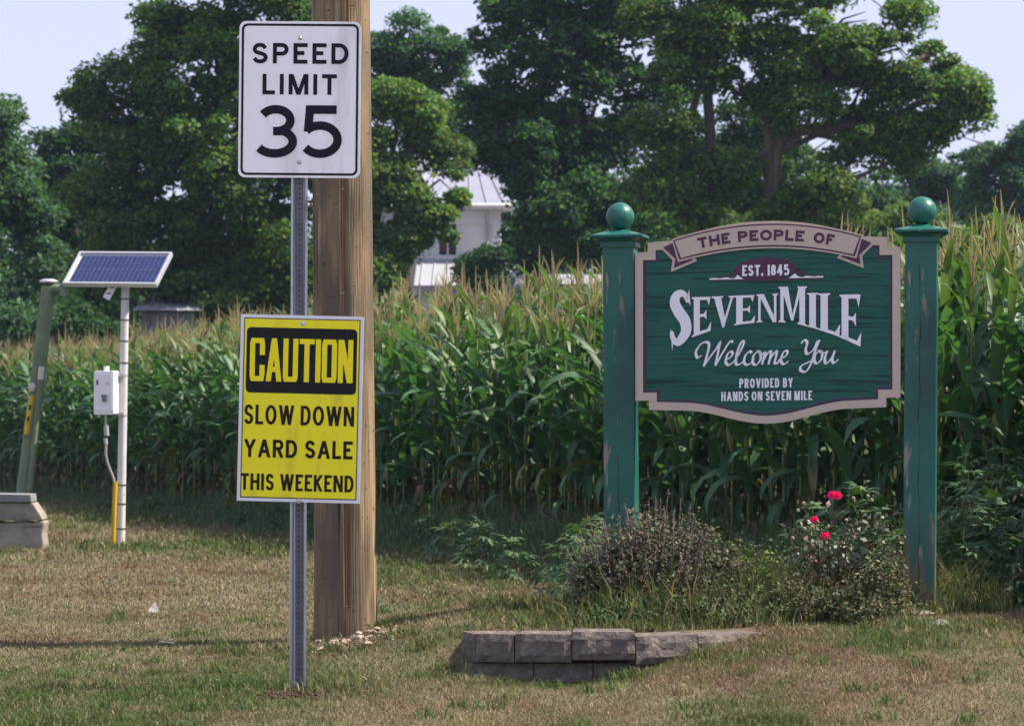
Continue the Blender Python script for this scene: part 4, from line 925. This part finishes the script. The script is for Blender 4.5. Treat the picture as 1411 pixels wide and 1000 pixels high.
sx, sy_ = (905 - CX) / F * 16.25, 16.25; sz0 = BZ0(sx, sy_)
SH = empty('shrub', (sx, sy_, sz0)); tag(SH, 'bushy grey-green shrub with dry purple stems at the left sign post', 'shrub')
V, Q, C = join([sprays(*a, 16, .02) for a in WEED_SPRAYS]); tag(link_mesh('weed_tangle', big_mesh('weed_tangle', V, Q, M_bleaf, C)), 'tangle of leafy weeds along the edge of the corn', 'weeds', kind='stuff')
gcol = [(.12, .14, .075), (.07, .10, .045), (.16, .16, .11), (.12, .09, .07), (.05, .08, .035)]
prt = [sprays(ns_, c, rr, sd_, .025, gcol, 36, .020) for ns_, c, rr, sd_ in [(330, (-.1, 0, 0), (.37, .30, .53), 1), (260, (.17, -.03, 0), (.34, .30, .50), 2), (90, (-.34, -.05, 0), (.2, .2, .34), 3), (90, (.38, 0, 0), (.2, .2, .34), 4)]]
V, Q, C = join(prt); link_mesh('foliage', big_mesh('foliage', V, Q, M_bleaf, C), SH)['kind'] = 'stuff'
M_twig = mat('dry_purple_stem', (.17, .13, .115), .85); M_twigd = mat('woody_stem', (.07, .05, .038), .85)
m = MB(); rs = random.Random(8)
for i in range(170):
    a = rs.uniform(0, 2 * PI); q = rs.random() ** .6; bx2, by2 = .42 * q * math.cos(a), .26 * q * math.sin(a); hh_ = (.30 + .30 * rs.random()) * (1.12 - .4 * q) * (1.15 if bx2 < .2 else .9)
    lx, ly = bx2 * .35 + rs.uniform(-.06, .06), rs.uniform(-.05, .05); m.tube([(bx2 * .5, by2 * .5, .02), (bx2 + lx * .4, by2 + ly * .4, hh_ * .6), (bx2 + lx, by2 + ly, hh_)], [.0032, .0026, .0016], 4, cap=False)
    for k in range(5):
        t = .72 + .06 * k; c = Vector((bx2 + lx * t, by2 + ly * t, hh_ * t)); m.box(c + Vector((rs.uniform(-.008, .008), 0, 0)), (.007, .007, .012), rz=rs.random() * 3, rx=rs.random())
m.build('dry_stems', M_twig, SH)['kind'] = 'stuff'
# rose bush
rx_, ry_ = (1145 - CX) / F * 16.5, 16.5; rz_ = BZ0(rx_, ry_)
RB = empty('rose_bush', (rx_, ry_, rz_)); tag(RB, 'thin rose bush with bright pink flowers under the welcome sign', 'rose bush')
def rp(px, py, dy=0): return ((px - CX) / F * ry_ - rx_, dy, CAMZ - (py - HOR) * ry_ / F - rz_)
M_rose = mat('pink_petal', (.85, .02, .22), .5, transl=.3, spec=.3); M_rleaf = mat('rose_leaf', (.06, .09, .05), .5, attr=True, spec=.5, transl=.1)
m = MB(); tips = []; rs = random.Random(4)
for i in range(30):
    tx, tz = rs.uniform(-.26, .33), rs.uniform(.22, .62) if i > 2 else .6
    if i < 3: tx, _, tz = rp(*[(1146, 684), (1119, 716), (1132, 738)][i]); 
    ty = rs.uniform(-.18, .15) if i > 2 else -.12 - .03 * i; b = (tx * .12, ty * .2, 0); mid = (tx * .5 + rs.uniform(-.03, .03), ty * .6, tz * .62); m.tube([b, mid, (tx, ty, tz)], [.006, .0045, .0025], 5, cap=False); tips.append((mid, (tx, ty, tz)))
m.build('canes', M_twigd, RB)
pl_ = []
for mid, tip in tips:
    for k in range(26): t = rs.random(); pl_.append([mid[j] * (1 - t) + tip[j] * t + rs.gauss(0, .04) - (.02 if j == 2 else 0) for j in range(3)])
pl_ = np.array(pl_); k = rng.random(len(pl_)) < .85
V, Q, c = leaf_quads(pl_[k], rng.normal(size=(k.sum(), 3)) * .5, .042, [(.05, .085, .045), (.08, .11, .07), (.12, .05, .04), (.17, .18, .13), (.035, .06, .03)], rng); link_mesh('foliage', big_mesh('foliage', V, Q, M_rleaf, c), RB)['kind'] = 'stuff'
for j, (px, py, sc) in enumerate([(1146, 681, .028), (1118, 714, .022), (1132, 736, .026)]):
    for q in range(2 if j == 0 else 1):
        m = MB(); c0 = Vector(rp(px + q * 7 - (3 if j == 0 else 0), py + q, -.14 - .03 * j))
        for ring_ in range(3):
            for k in range(6):
                a = k * PI / 3 + ring_ * .5; R_ = sc * 1.15 * (1 - ring_ * .25); el = .15 + ring_ * .4; d = Vector((math.cos(a) * math.cos(el), -math.sin(el) * .8 - .1, math.sin(a) * math.cos(el) * .8 + .3 * math.sin(el))); s_ = Vector((-math.sin(a), 0, math.cos(a))) * R_ * .5
                m.add([c0, c0 + d * R_ * .6 + s_, c0 + d * R_ + Vector((0, 0, .004)), c0 + d * R_ * .6 - s_], [(0, 1, 2, 3)])
        m.build('flower', M_rose, RB)
m = MB()
for px, py in [(1097, 702), (1104, 692), (1175, 686), (1192, 682), (1198, 688), (1165, 716), (1090, 740), (1172, 738), (1108, 728)]: m.lathe([(0, .012), (.010, .006), (.009, -.006), (0, -.01)], 6, rp(px, py, rs.uniform(-.15, 0)))
m.build('faded_heads', mat('faded_petal', (.32, .26, .2), .8), RB)['kind'] = 'stuff'
# rough grass and herbs in the bed
n = 15000; x = rng.uniform(-.25, 2.9, n); wy = np.interp(x, WX, WY); y = wy + .2 + rng.random(n) ** 1.2 * 2.4; k = (y < 17.9); x, y, wy = x[k], y[k], wy[k]; n = len(x)
hh = rng.uniform(.06, .42, n) * np.clip((y - wy) / .8, .3, 1) * np.clip(sst(.15, .9, x) + .22, 0, 1) * (.5 + fbm(x, y, 2.1)); q = rng.random(n)
c = np.where((q < .45)[:, None], np.array([.04, .075, .025]), np.array([.12, .14, .045])); c = np.where((q > .80)[:, None], np.array([.24, .19, .12]), c) * rng.uniform(.6, 1.4, n)[:, None]
V, Fc, C = join([blades(x, y, hh, rng.uniform(.004, .010, n), rng.uniform(.2, 1, n), c, 12)]); tag(link_mesh('bed_grass', big_mesh('bed_grass', V, Fc, M_grass, C)), 'unmown grass and dry stalks in the raised bed', 'grass', kind='stuff')
hp = []
for px, Y, w_, h, n_, cols in [(1040, 16.3, .22, .30, 1300, [(.12, .15, .04), (.08, .12, .035)]), (1010, 16.0, .3, .14, 1200, [(.05, .085, .03), (.09, .1, .05)]), (1085, 16.1, .26, .18, 1200, [(.06, .09, .035), (.11, .1, .06)]), (1150, 16.05, .36, .13, 1000, [(.07, .09, .04), (.13, .11, .07), (.04, .06, .025)]),
                              (1205, 16.25, .26, .26, 800, [(.08, .10, .045), (.15, .12, .08), (.045, .07, .03)]), (1235, 16.45, .09, .42, 260, [(.17, .14, .10), (.1, .11, .06)]), (850, 15.75, .3, .10, 900, [(.05, .09, .03)]), (950, 15.75, .35, .12, 1100, [(.05, .085, .03), (.09, .1, .05)]), (1180, 17.2, .4, .42, 2300, [(.04, .08, .03), (.055, .10, .04)]), (1040, 17.3, .4, .3, 1500, [(.035, .07, .03), (.07, .09, .05)])]:
    x = (px - CX) / F * Y; hp.append(sprays(int(n_ / 14), (x, Y, BZ0(x, Y)), (w_ * 1.1, w_ * .9, h * 1.25), int(px), .027, cols, 26, .016))
V, Q, C = join(hp); tag(link_mesh('bed_herbs', big_mesh('bed_herbs', V, Q, M_bleaf, C)), 'tangled low herbs growing in the raised bed', 'ground cover', kind='stuff')

# ------------------------------------------------------------------ pebbles and litter
M_peb = mat('pale_pebble', (.55, .46, .38), .85, col2=(.22, .15, .10), vscale=14)
m = MB(); rs = random.Random(3)
for i in range(130):
    x = -.90 + .21 * max(-1.7, min(1.1, rs.gauss(0, 1))); y = 16.5 + rs.gauss(0, .15); s0 = rs.uniform(.005, .015) if i % 8 else .024
    o = len(m.v); m.lathe([(0, s0 * .5), (s0 * .7, s0 * .3), (s0, 0), (s0 * .6, -s0 * .4)], 6, (x, y, TZ(x, y) + s0 * .25 + .005))
    for j in range(o, len(m.v)): v = m.v[j]; m.v[j] = (v[0] + rs.uniform(-.25, .25) * s0, v[1] + rs.uniform(-.25, .25) * s0, v[2] + rs.uniform(-.2, .2) * s0)
tag(m.build('pebbles', M_peb), 'pale pebbles and chips heaped at the foot of the utility pole', 'gravel', kind='stuff')
m = MB(); rs = random.Random(13)
for i in range(90):
    x = -1.08 + rs.gauss(0, .14); y = 14.22 + rs.gauss(0, .16); s0 = rs.uniform(.006, .02); o = len(m.v); m.lathe([(0, s0 * .6), (s0 * .8, s0 * .3), (s0, -.2 * s0), (s0 * .5, -s0 * .5)], 6, (x, y, TZ(x, y) + s0 * .3))
    for j in range(o, len(m.v)): v = m.v[j]; m.v[j] = (v[0] + rs.uniform(-.3, .3) * s0, v[1] + rs.uniform(-.3, .3) * s0, v[2] + rs.uniform(-.25, .25) * s0)
tag(m.build('dirt_clods', mat('brown_soil', (.085, .055, .038), .95, var=.4, vscale=20)), 'loose brown soil around the foot of the speed limit post', 'soil', kind='stuff')
def scrap(name, px, py, Y, pts, label, cat, m_, th=.004):
    x = (px - CX) / F * Y; z = TZ(x, Y); v = [(a, b, c) for a, b, c in pts]; k = len(v)
    o = MB().add(v + [(a, b + th, c - th) for a, b, c in v], [tuple(range(k)), tuple(range(2 * k - 1, k - 1, -1))] + [((i + 1) % k, i, i + k, (i + 1) % k + k) for i in range(k)]).build(name, m_, loc=(x, Y, z + .005)); tag(o, label, cat)
M_paper = mat('white_paper', (.5, .49, .48), .7, var=.15, vscale=30)
scrap('paper_scrap', 211, 843, 19.3, [(-.04, 0, 0), (.035, .01, 0), (.03, .02, .03), (.004, .03, .07), (-.02, .02, .035)], 'small crumpled white paper scrap standing in the left lawn', 'litter', M_paper)
scrap('paper_scrap', 227, 894, 16.7, [(-.055, 0, .02), (-.03, -.01, .03), (.01, 0, .026), (.055, .01, .016), (.05, .03, .02), (-.02, .04, .028)], 'flat white paper strip lying nearer in the left lawn', 'litter', M_paper)
M_stone = mat('pale_stone', (.25, .23, .20), .9, var=.3, vscale=20, bump=.004)
def stone(px, Y, dims, label, seed):
    r = random.Random(seed); x = (px - CX) / F * Y; m = MB().lathe([(0, .5), (.55, .42), (.95, .12), (.9, -.2), (0, -.4)], 9)
    m.v = [(a * dims[0] * r.uniform(.85, 1.15), b * dims[1] * r.uniform(.85, 1.15), c * dims[2] * r.uniform(.8, 1.2)) for a, b, c in m.v]
    tag(m.build('stone', M_stone, loc=(x, Y, TZ(x, Y) + dims[2] * .25)), label, 'stone')
stone(1236, 16.45, (.10, .06, .05), 'pale flat stone left of the foot of the right sign post', 1)
stone(1268, 16.4, (.09, .05, .045), 'pale stone touching the front of the right sign post', 2)
stone(1296, 15.75, (.05, .05, .07), 'pointed pale stone in the grass right of the right post', 3)

# ------------------------------------------------------------------ trees
M_bark = mat('grey_brown_bark', (.11, .085, .065), .95, var=.5, vscale=3, vstretch=(3, 3, .5), bump=.03, bscale=4)
def tree(name, label, blobs, Y, trunks, nleaf, leaf, cols, cat='tree', fill=.5, seed=1, group=None, gap=1.0, grow=1.08):
    r = np.random.default_rng(seed); sc = Y / F
    bx0 = trunks[0][0][0] if trunks else blobs[0][0]; X0 = (bx0 - CX) * sc; Z0 = TZ(X0, Y)
    e = empty(name, (X0, Y, Z0)); tag(e, label, cat, group); nleaf = int(nleaf * 1.75); leaf *= .93
    B = []
    for b in blobs:
        px, py, rx, ry = b[:4]; dy = b[4] if len(b) > 4 else r.uniform(-.5, .5) * rx * sc
        rx *= grow; ry *= grow * 1.02
        B.append((np.array([(px - CX) * sc - X0, dy, CAMZ - (py - HOR) * sc - Z0]), np.array([rx * sc, rx * sc * .85, ry * sc])))
    area = np.array([b[1][0] * b[1][2] for b in B]); cen = []; rads = []; Uo = []
    for (c, rd), a in zip(B, area):
        ncl = max(5, int(a * 11.0 * gap)); u = r.normal(size=(ncl, 3)); u /= np.linalg.norm(u, axis=1)[:, None]; q = r.uniform(.35, 1.04, ncl); tw = r.random(ncl) < .26; q = np.where(tw, r.uniform(1.0, 1.22, ncl), q)
        cen.append(c + u * rd * q[:, None]); rads.append(np.where(tw, r.uniform(.18, .36, ncl), r.uniform(.36, .8, ncl))); Uo.append(u)
    cen = np.concatenate(cen); rads = np.concatenate(rads); Uo = np.concatenate(Uo); k = cen[:, 2] > .8; cen, rads, Uo = cen[k], rads[k], Uo[k]
    wgt = rads ** 2; idx = r.choice(len(cen), nleaf, p=wgt / wgt.sum()); v = r.normal(size=(nleaf, 3)); v /= np.linalg.norm(v, axis=1)[:, None]
    v[:, 2] = np.where(r.random(nleaf) < .6, np.abs(v[:, 2]), v[:, 2]); p = cen[idx] + v * (rads[idx] * r.uniform(.35, 1.05, nleaf))[:, None] * np.array([1.05, 1.05, .8])
    clump = r.uniform(.68, 1.32, len(cen))
    V, Q, C = leaf_quads(p, v, leaf, cols, r, .7); C = C * clump[idx][:, None]
    prt = [(V, Q, C)]
    if fill > 0:
        nf = int(area.sum() * 26 * fill); pb = r.choice(len(B), nf, p=area / area.sum()); u = r.normal(size=(nf, 3)); u /= np.linalg.norm(u, axis=1)[:, None]
        cc = np.array([b[0] for b in B])[pb]; rr = np.array([b[1] for b in B])[pb]; p = cc + u * rr * (r.random(nf) ** .5 * .72)[:, None]; k = p[:, 2] > .5
        prt.append(leaf_quads(p[k], u[k], leaf * 2.1, cols, r, .3))
    V, Q, C = join(prt); link_mesh('crown', big_mesh('crown', V, Q, M_leaf, C), e)['kind'] = 'stuff'
    m = MB(); rr_ = random.Random(seed)
    for tr in trunks:
        P = [Vector(((px - CX) * sc - X0, 0, CAMZ - (py - HOR) * sc - Z0)) for px, py, w_ in tr]; P[0].z = min(P[0].z, -.3); m.tube(P, [w_ * sc for px, py, w_ in tr], 10)
    if trunks:
        for c, rd in B:
            tr = min(trunks, key=lambda t: abs(((t[-1][0] - CX) * sc - X0) - c[0])); P = [Vector(((px - CX) * sc - X0, 0, CAMZ - (py - HOR) * sc - Z0)) for px, py, w_ in tr]
            cand = [p for p in P if p.z < c[2] - .2] or [P[0]]; s_ = cand[-1]; s_ = s_ + (P[min(len(P) - 1, P.index(cand[-1]) + 1)] - s_) * rr_.uniform(0, .5); c = Vector(c); mid = (s_ + c) / 2 + Vector((rr_.uniform(-.3, .3), rr_.uniform(-.3, .3), rr_.uniform(-.5, .1)))
            m.tube([s_, mid, c], [.10, .07, .03], 6)
            for q in range(4): e2 = c + Vector([rr_.uniform(-.8, .8) * rd[j] for j in range(3)]); m.tube([mid.lerp(c, .5 + q * .12), (c + e2) / 2 + Vector((0, 0, .15)), e2], [.045, .03, .012], 5, cap=False)
    if m.v: m.build('trunk', M_bark, e, smooth=True)
    return e
M_leaf = mat('tree_leaf', (.05, .1, .03), .6, attr=True, transl=.38, spec=.25, tcol=(1.7, 1.7, .6))
G1 = [(.055, .125, .026), (.08, .15, .032), (.040, .10, .026), (.11, .165, .036)]; GD = [(.030, .085, .034), (.042, .10, .036), (.024, .066, .03)]; GB = [(.050, .115, .06), (.065, .135, .062), (.040, .095, .05)]; GL_ = [(.09, .165, .032), (.07, .145, .03), (.13, .18, .04), (.055, .12, .03)]
tree('maple_tree', 'large spreading green tree behind the speed limit sign, left of the utility pole', [(300, 95, 105, 85), (205, 165, 85, 70), (385, 60, 80, 90), (330, 220, 105, 95), (185, 265, 85, 80), (265, 345, 100, 75), (370, 330, 75, 85), (135, 132, 36, 24), (215, 45, 32, 42), (262, 30, 42, 40), (440, 180, 60, 130), (335, -40, 120, 60), (160, 370, 75, 60), (118, 150, 28, 30), (300, 410, 90, 40), (400, 400, 60, 45)],
     78, [[(300, 480, 14), (300, 360, 12), (295, 260, 10), (305, 150, 7), (310, 60, 4)]], 76000, .17, G1, seed=2, fill=1.1, gap=1.15)
tree('oak_tree', 'dark green tree between the large tree and the left edge', [(95, 190, 28, 22), (105, 245, 50, 50), (80, 300, 50, 60), (120, 345, 70, 60), (75, 400, 70, 55), (140, 420, 70, 40)], 84, [[(105, 480, 9), (105, 350, 7), (100, 250, 4)]], 20000, .18, GD, seed=3, fill=.9)
tree('ash_tree', 'blue-green tree cut off by the left edge', [(2, 180, 34, 38), (8, 225, 38, 40), (15, 300, 50, 65), (-30, 260, 60, 100), (25, 390, 55, 60), (0, 440, 60, 40)], 72, [[(0, 500, 9), (0, 350, 7), (-5, 230, 4)]], 20000, .15, GB, seed=4, fill=.8)
tree('walnut_tree', 'lighter green tree hanging in front of the white house', [(545, 130, 42, 40), (588, 190, 40, 46), (590, 248, 44, 42), (560, 255, 40, 40), (600, 308, 24, 30), (528, 375, 30, 32), (560, 338, 26, 18), (520, 215, 34, 55), (500, 300, 20, 30)], 74, [[(505, 480, 7), (510, 350, 6), (530, 250, 4)]], 24000, .15, GL_, seed=5, fill=.6, grow=.98)
tree('pine_tree', 'darker feathery tree above and behind the lighter tree by the pole', [(555, 55, 48, 34), (612, 80, 34, 32), (525, 95, 40, 50), (600, 135, 38, 35), (560, 110, 60, 40), (620, 170, 25, 40)], 89, [[(560, 480, 9), (560, 250, 7), (565, 90, 4)]], 17000, .15, GB, seed=6, fill=.5)
tree('elm_tree', 'massive dark tree right of the white house', [(760, 65, 90, 70), (700, 155, 55, 60), (820, 160, 95, 90), (765, 235, 65, 70), (830, 285, 100, 55), (865, 60, 85, 85), (695, 25, 38, 34), (668, 165, 32, 40), (745, 300, 38, 30), (800, -20, 110, 50), (790, 330, 80, 35), (718, 240, 30, 34), (684, 222, 22, 20), (662, 205, 22, 22)], 82, [[(800, 480, 14), (800, 330, 12), (795, 200, 8), (790, 80, 5)]], 52000, .17, GD + G1[:1], seed=7, fill=.95)
tree('sycamore_tree', 'tall open tree with two trunks above the welcome sign', [(945, 60, 70, 75), (1040, 35, 90, 60), (1130, 55, 90, 70), (1225, 60, 65, 50), (1205, 130, 80, 42), (1300, 135, 50, 34), (1020, 120, 60, 42), (925, 165, 60, 55), (1120, 150, 48, 42), (1180, 205, 60, 36), (900, 245, 60, 48), (1010, 235, 30, 34), (1145, 262, 55, 34), (1262, 100, 45, 45), (1165, -20, 100, 32), (1000, -30, 90, 40), (960, 285, 30, 30), (1100, 290, 40, 26), (1330, 150, 20, 24), (1215, 170, 30, 22), (1315, 110, 24, 24), (1280, 175, 26, 18), (1150, 100, 50, 40), (1075, 130, 40, 60), (985, 60, 50, 50), (1250, 215, 16, 14)],
     72, [[(985, 480, 9), (984, 330, 9), (982, 230, 8), (975, 130, 7), (962, 30, 4)], [(1060, 480, 10), (1062, 320, 9), (1070, 210, 8), (1100, 140, 6), (1130, 60, 4)], [(984, 260, 6), (966, 235, 4), (950, 170, 3)], [(1066, 230, 8), (1058, 170, 6), (1045, 60, 4)]], 62000, .15, GL_[1:] + G1[:2], seed=8, fill=.16, gap=.72, grow=1.0)
tree('beech_tree', 'darker green tree filling the gap behind the two trunks', [(1010, 225, 60, 60), (1100, 235, 75, 55), (945, 240, 60, 60), (1180, 275, 60, 36), (1030, 290, 60, 40), (1120, 300, 60, 36), (930, 190, 40, 50), (1045, 170, 45, 45)], 90, [[(1020, 480, 9), (1020, 330, 8), (1020, 230, 4)]], 26000, .17, GD + G1[:1], seed=21, fill=.5, gap=1.0)
tree('locust_tree', 'small pale green tree at the right edge, far behind', [(1375, 215, 50, 38), (1405, 180, 30, 22), (1385, 265, 55, 40), (1435, 230, 50, 60)], 96, [[(1390, 480, 5), (1390, 300, 4), (1390, 220, 2)]], 13000, .16, GB, seed=9, fill=.4)
tree('locust_tree', 'rounded pale green tree between the tall tree and the right edge', [(1290, 245, 42, 30), (1330, 262, 45, 32), (1265, 280, 45, 34), (1330, 300, 60, 30), (1225, 300, 40, 30)], 100, [[(1300, 480, 5), (1300, 320, 4), (1300, 250, 2)]], 13000, .16, GB, seed=10, fill=.5)
for i, (bl, lb, cl) in enumerate([([(775, 330, 60, 40), (735, 350, 30, 26)], 'dark bush beside the right corner of the house', GD), ([(860, 335, 70, 38), (925, 325, 50, 40)], 'dark bush behind the left half of the welcome sign', GD), ([(1000, 320, 55, 36), (960, 340, 50, 30)], 'bush at the foot of the two-trunked tree', G1),
                                ([(1110, 325, 60, 34), (1165, 305, 50, 34)], 'bright green bush behind the top of the welcome sign', GL_), ([(1240, 325, 60, 34), (1330, 335, 60, 24), (1410, 330, 50, 26)], 'low hedge-like bushes behind the corn at the right', G1), ([(230, 440, 90, 36), (340, 445, 80, 36)], 'dark bushes behind the corn left of the signs', GD), ([(100, 450, 80, 36), (20, 460, 70, 30)], 'dark bushes behind the corn beside the solar panel', GD), ([(480, 430, 70, 40), (540, 425, 40, 26)], 'green bush behind the corn at the utility pole', G1)]):
    tree('bush', lb, bl, 88 - i, [], 8000, .17, cl, 'bush', .9, 30 + i)
tree('bush', 'small dark bush in front of the house wall', [(673, 372, 20, 17), (660, 384, 22, 14)], 80, [], 3500, .14, GD, 'bush', 1.0, 50)

# far wood closing the view
r = np.random.default_rng(77); prt = []
for i in range(150):
    px = -90 + i * 10.6 + r.uniform(-6, 6); top_y = np.interp(px, [0, 420, 500, 640, 700, 960, 1000, 1230, 1260, 1500], [335, 300, 330, 330, 225, 240, 265, 285, 290, 270]); Y = r.uniform(106, 122)
    h_ = (HOR - top_y + r.uniform(-18, 18)) / F * Y; c = np.array([(px - CX) / F * Y, Y, CAMZ]); rz2 = max(1.5, (h_ + 2.5) / 2)
    n = 900; u = r.normal(size=(n, 3)); u /= np.linalg.norm(u, axis=1)[:, None]; c[2] = h_ + CAMZ - rz2
    p = c + u * np.array([1.5, 1.5, rz2]) * (r.random(n) ** .35)[:, None] * (1 + .25 * np.sin(u[:, :1] * 9 + i) * np.cos(u[:, 2:] * 8)); p = p[p[:, 2] > .3]
    prt.append(leaf_quads(p, r.normal(size=(len(p), 3)) * .5, .34, GD + GB, r))
V, Q, C = join(prt); tag(link_mesh('far_wood', big_mesh('far_wood', V, Q, M_leaf, C)), 'dark mass of far trees closing the view behind the field', 'wood', kind='stuff')
# ------------------------------------------------------------------ house
HY = 92.0
def hx(px): return (px - CX) / F * HY
def hz(py): return CAMZ - (py - HOR) / F * HY
M_hw = mat('white_painted_brick', (.80, .80, .81), .7, var=.1, vscale=1.5, bump=.01, bscale=9); M_trim = mat('white_trim', (.74, .74, .76), .6)
M_roof = mat('pale_metal_roof', (.34, .36, .44), .45, metal=.25, var=.15, vscale=.7)
hx0, hx1 = hx(440), hx(689); gzh = TZ(hx(600), HY); HOU = empty('house', (hx0, HY, gzh)); tag(HOU, 'white two-storey house with pale metal roof among the trees', 'house')
wz1 = hz(290) - gzh; Wd = hx1 - hx0
MB().box((Wd / 2, 4, wz1 / 2 - .5), (Wd, 8, wz1 + 1)).build('wall', M_hw, HOU)
for cx_ in (.12, Wd - .12): MB().box((cx_, -.03, wz1 / 2), (.26, .08, wz1)).build('corner_board', M_trim, HOU)
MB().box((Wd / 2, -.05, wz1 - .22), (Wd + .1, .12, .42)).build('frieze', M_trim, HOU)
MB().box((Wd / 2, -.22, wz1 + .06), (Wd + .9, .5, .10)).build('soffit', M_trim, HOU); MB().tube([(-.4, -.5, wz1 + .12), (Wd + .42, -.5, wz1 + .12)], .07, 8).build('gutter', M_trim, HOU)
MB().tube([(Wd - .42, -.45, wz1 + .1), (Wd - .42, -.1, wz1 - .35), (Wd - .42, -.1, 0)], .05, 8).build('downspout', mat('grey_downspout', (.4, .4, .44), .6), HOU)  # plain grey downspout
rh = hz(205) - gzh; m = MB(); a_ = (-.45, -.5, wz1 + .13); b_ = (Wd + .42, -.5, wz1 + .13); c_ = (Wd + .42, 8.5, wz1 + .13); d_ = (-.45, 8.5, wz1 + .13); r1 = (2.6, 4, rh); r2 = (Wd - .5, 4, rh)
m.add([a_, b_, c_, d_, r1, r2], [(0, 1, 5, 4), (1, 2, 5), (2, 3, 4, 5), (3, 0, 4), (3, 2, 1, 0)]); RF = m.build('roof', M_roof, HOU)
for i in range(12):
    t = (i + .5) / 12; p0 = Vector(a_).lerp(Vector(b_), t); p1 = Vector(r1).lerp(Vector(r2), t); MB().tube([p0 + Vector((0, 0, .02)), p1 + Vector((0, 0, .02))], .03, 4).build('seam', M_roof, RF)
M_glass = mat('dark_window_glass', (.03, .028, .03), .15, spec=.6); M_cur = mat('red_brown_curtain', (.12, .05, .03), .9)
def window(xc, zb, w_, h_):
    f = solid_ring([(-w_ / 2 - .1, -h_ / 2 - .1), (w_ / 2 + .1, -h_ / 2 - .1), (w_ / 2 + .1, h_ / 2 + .1), (-w_ / 2 - .1, h_ / 2 + .1)], [(-w_ / 2, -h_ / 2), (w_ / 2, -h_ / 2), (w_ / 2, h_ / 2), (-w_ / 2, h_ / 2)], -.06, .02).build('window', M_trim, HOU, loc=(xc, 0, zb + h_ / 2))
    for sg in (-1, 1): MB().box((sg * w_ / 4, -.012, 0), (w_ / 2 - .04, .01, h_)).build('pane', M_glass, f)
    MB().box((0, -.035, 0), (.05, .03, h_)).build('mullion', M_trim, f); MB().box((-w_ / 4, -.022, 0), (w_ * .3, .006, h_ * .8)).build('curtain', M_cur, f); MB().box((0, -.09, -h_ / 2 - .12), (w_ + .3, .12, .06)).build('sill', M_trim, f)
window(hx(617) - hx0, hz(351.5) - gzh, .56, .52 + .9); window(hx(528) - hx0, hz(330) - gzh, .7, 1.1)
pz = hz(357) - gzh; pz2 = hz(398) - gzh; m = MB(); x0_, x1_ = hx(575) - hx0, hx(722) - hx0
m.add([(x0_, 0, pz), (x1_, 0, pz), (x1_, -3.2, pz2), (x0_, -3.2, pz2), (x0_, 0, pz - .12), (x1_, 0, pz - .12), (x1_, -3.2, pz2 - .12), (x0_, -3.2, pz2 - .12)], [(0, 3, 2, 1), (4, 5, 6, 7), (0, 1, 5, 4), (2, 3, 7, 6), (1, 2, 6, 5), (3, 0, 4, 7)])
PR = m.build('porch_roof', mat('white_metal_roof', (.42, .43, .48), .45, metal=.15), HOU)
for i in range(9): t = (i + .5) / 9; xx = x0_ + (x1_ - x0_) * t; MB().tube([(xx, 0, pz + .02), (xx, -3.2, pz2 + .02)], .025, 4).build('seam', PR.data.materials[0], PR)
MB().box(((x0_ + x1_) / 2, -1.5, (pz2 - .2) / 2), (x1_ - x0_ - .5, 2.9, pz2 - .25)).build('porch_wall', M_hw, HOU)
# outbuildings
def shed(name, px0, px1, pyt, pyb, Y, label, mw, mr, cat):
    x0, x1 = (px0 - CX) / F * Y, (px1 - CX) / F * Y; z0 = TZ(x0, Y); zt = CAMZ - (pyt - HOR) / F * Y - z0; zb = CAMZ - (pyb - HOR) / F * Y - z0; w_ = x1 - x0
    e = empty(name, (x0, Y, z0)); tag(e, label, cat); MB().box((w_ / 2, 2, zb / 2 - .2), (w_, 4, zb + .35)).build('wall', mw, e)
    m = MB().add([(-.2, -.3, zb), (w_ + .2, -.3, zb), (w_ + .2, 2, zt), (-.2, 2, zt), (w_ + .2, 4.3, zb), (-.2, 4.3, zb)], [(0, 1, 2, 3), (3, 2, 4, 5), (1, 4, 2), (0, 3, 5), (0, 5, 4, 1)]); rf = m.build('roof', mr, e)
    for i in range(7): t = (i + .5) / 7; MB().tube([(-.2 + (w_ + .4) * t, -.3, zb + .02), (-.2 + (w_ + .4) * t, 2, zt + .02)], .02, 4).build('seam', mr, rf)
    for i in range(6): MB().box((w_ * (i + .5) / 6, -.012, zb / 2), (w_ / 6 - .03, .02, zb - .1)).build('board', mw, e)
shed('shed', 195, 268, 410, 428, 76, 'low weathered grey shed behind the corn, left', mat('grey_boards', (.24, .235, .24), .9, var=.4, vscale=2), mat('grey_tin_roof', (.34, .35, .40), .6, var=.4, vscale=1.5), 'shed')
shed('shed', 768, 822, 374, 392, 78, 'small white shed behind the corn near the welcome sign', M_hw, PR.data.materials[0], 'shed')

# ------------------------------------------------------------------ haze
M_haze = bpy.data.materials.new('haze'); M_haze.use_nodes = True; hn = M_haze.node_tree; hn.nodes.remove(hn.nodes['Principled BSDF'])
pv = hn.nodes.new('ShaderNodeVolumePrincipled'); pv.inputs['Density'].default_value = .00025; pv.inputs['Color'].default_value = (.55, .76, 1, 1); pv.inputs['Anisotropy'].default_value = .2
hn.links.new(pv.outputs[0], hn.nodes['Material Output'].inputs['Volume'])
tag(MB().box((0, 740, 9.7), (1900, 1700, 22)).build('haze', M_haze), 'faint summer haze in the air', kind='stuff')
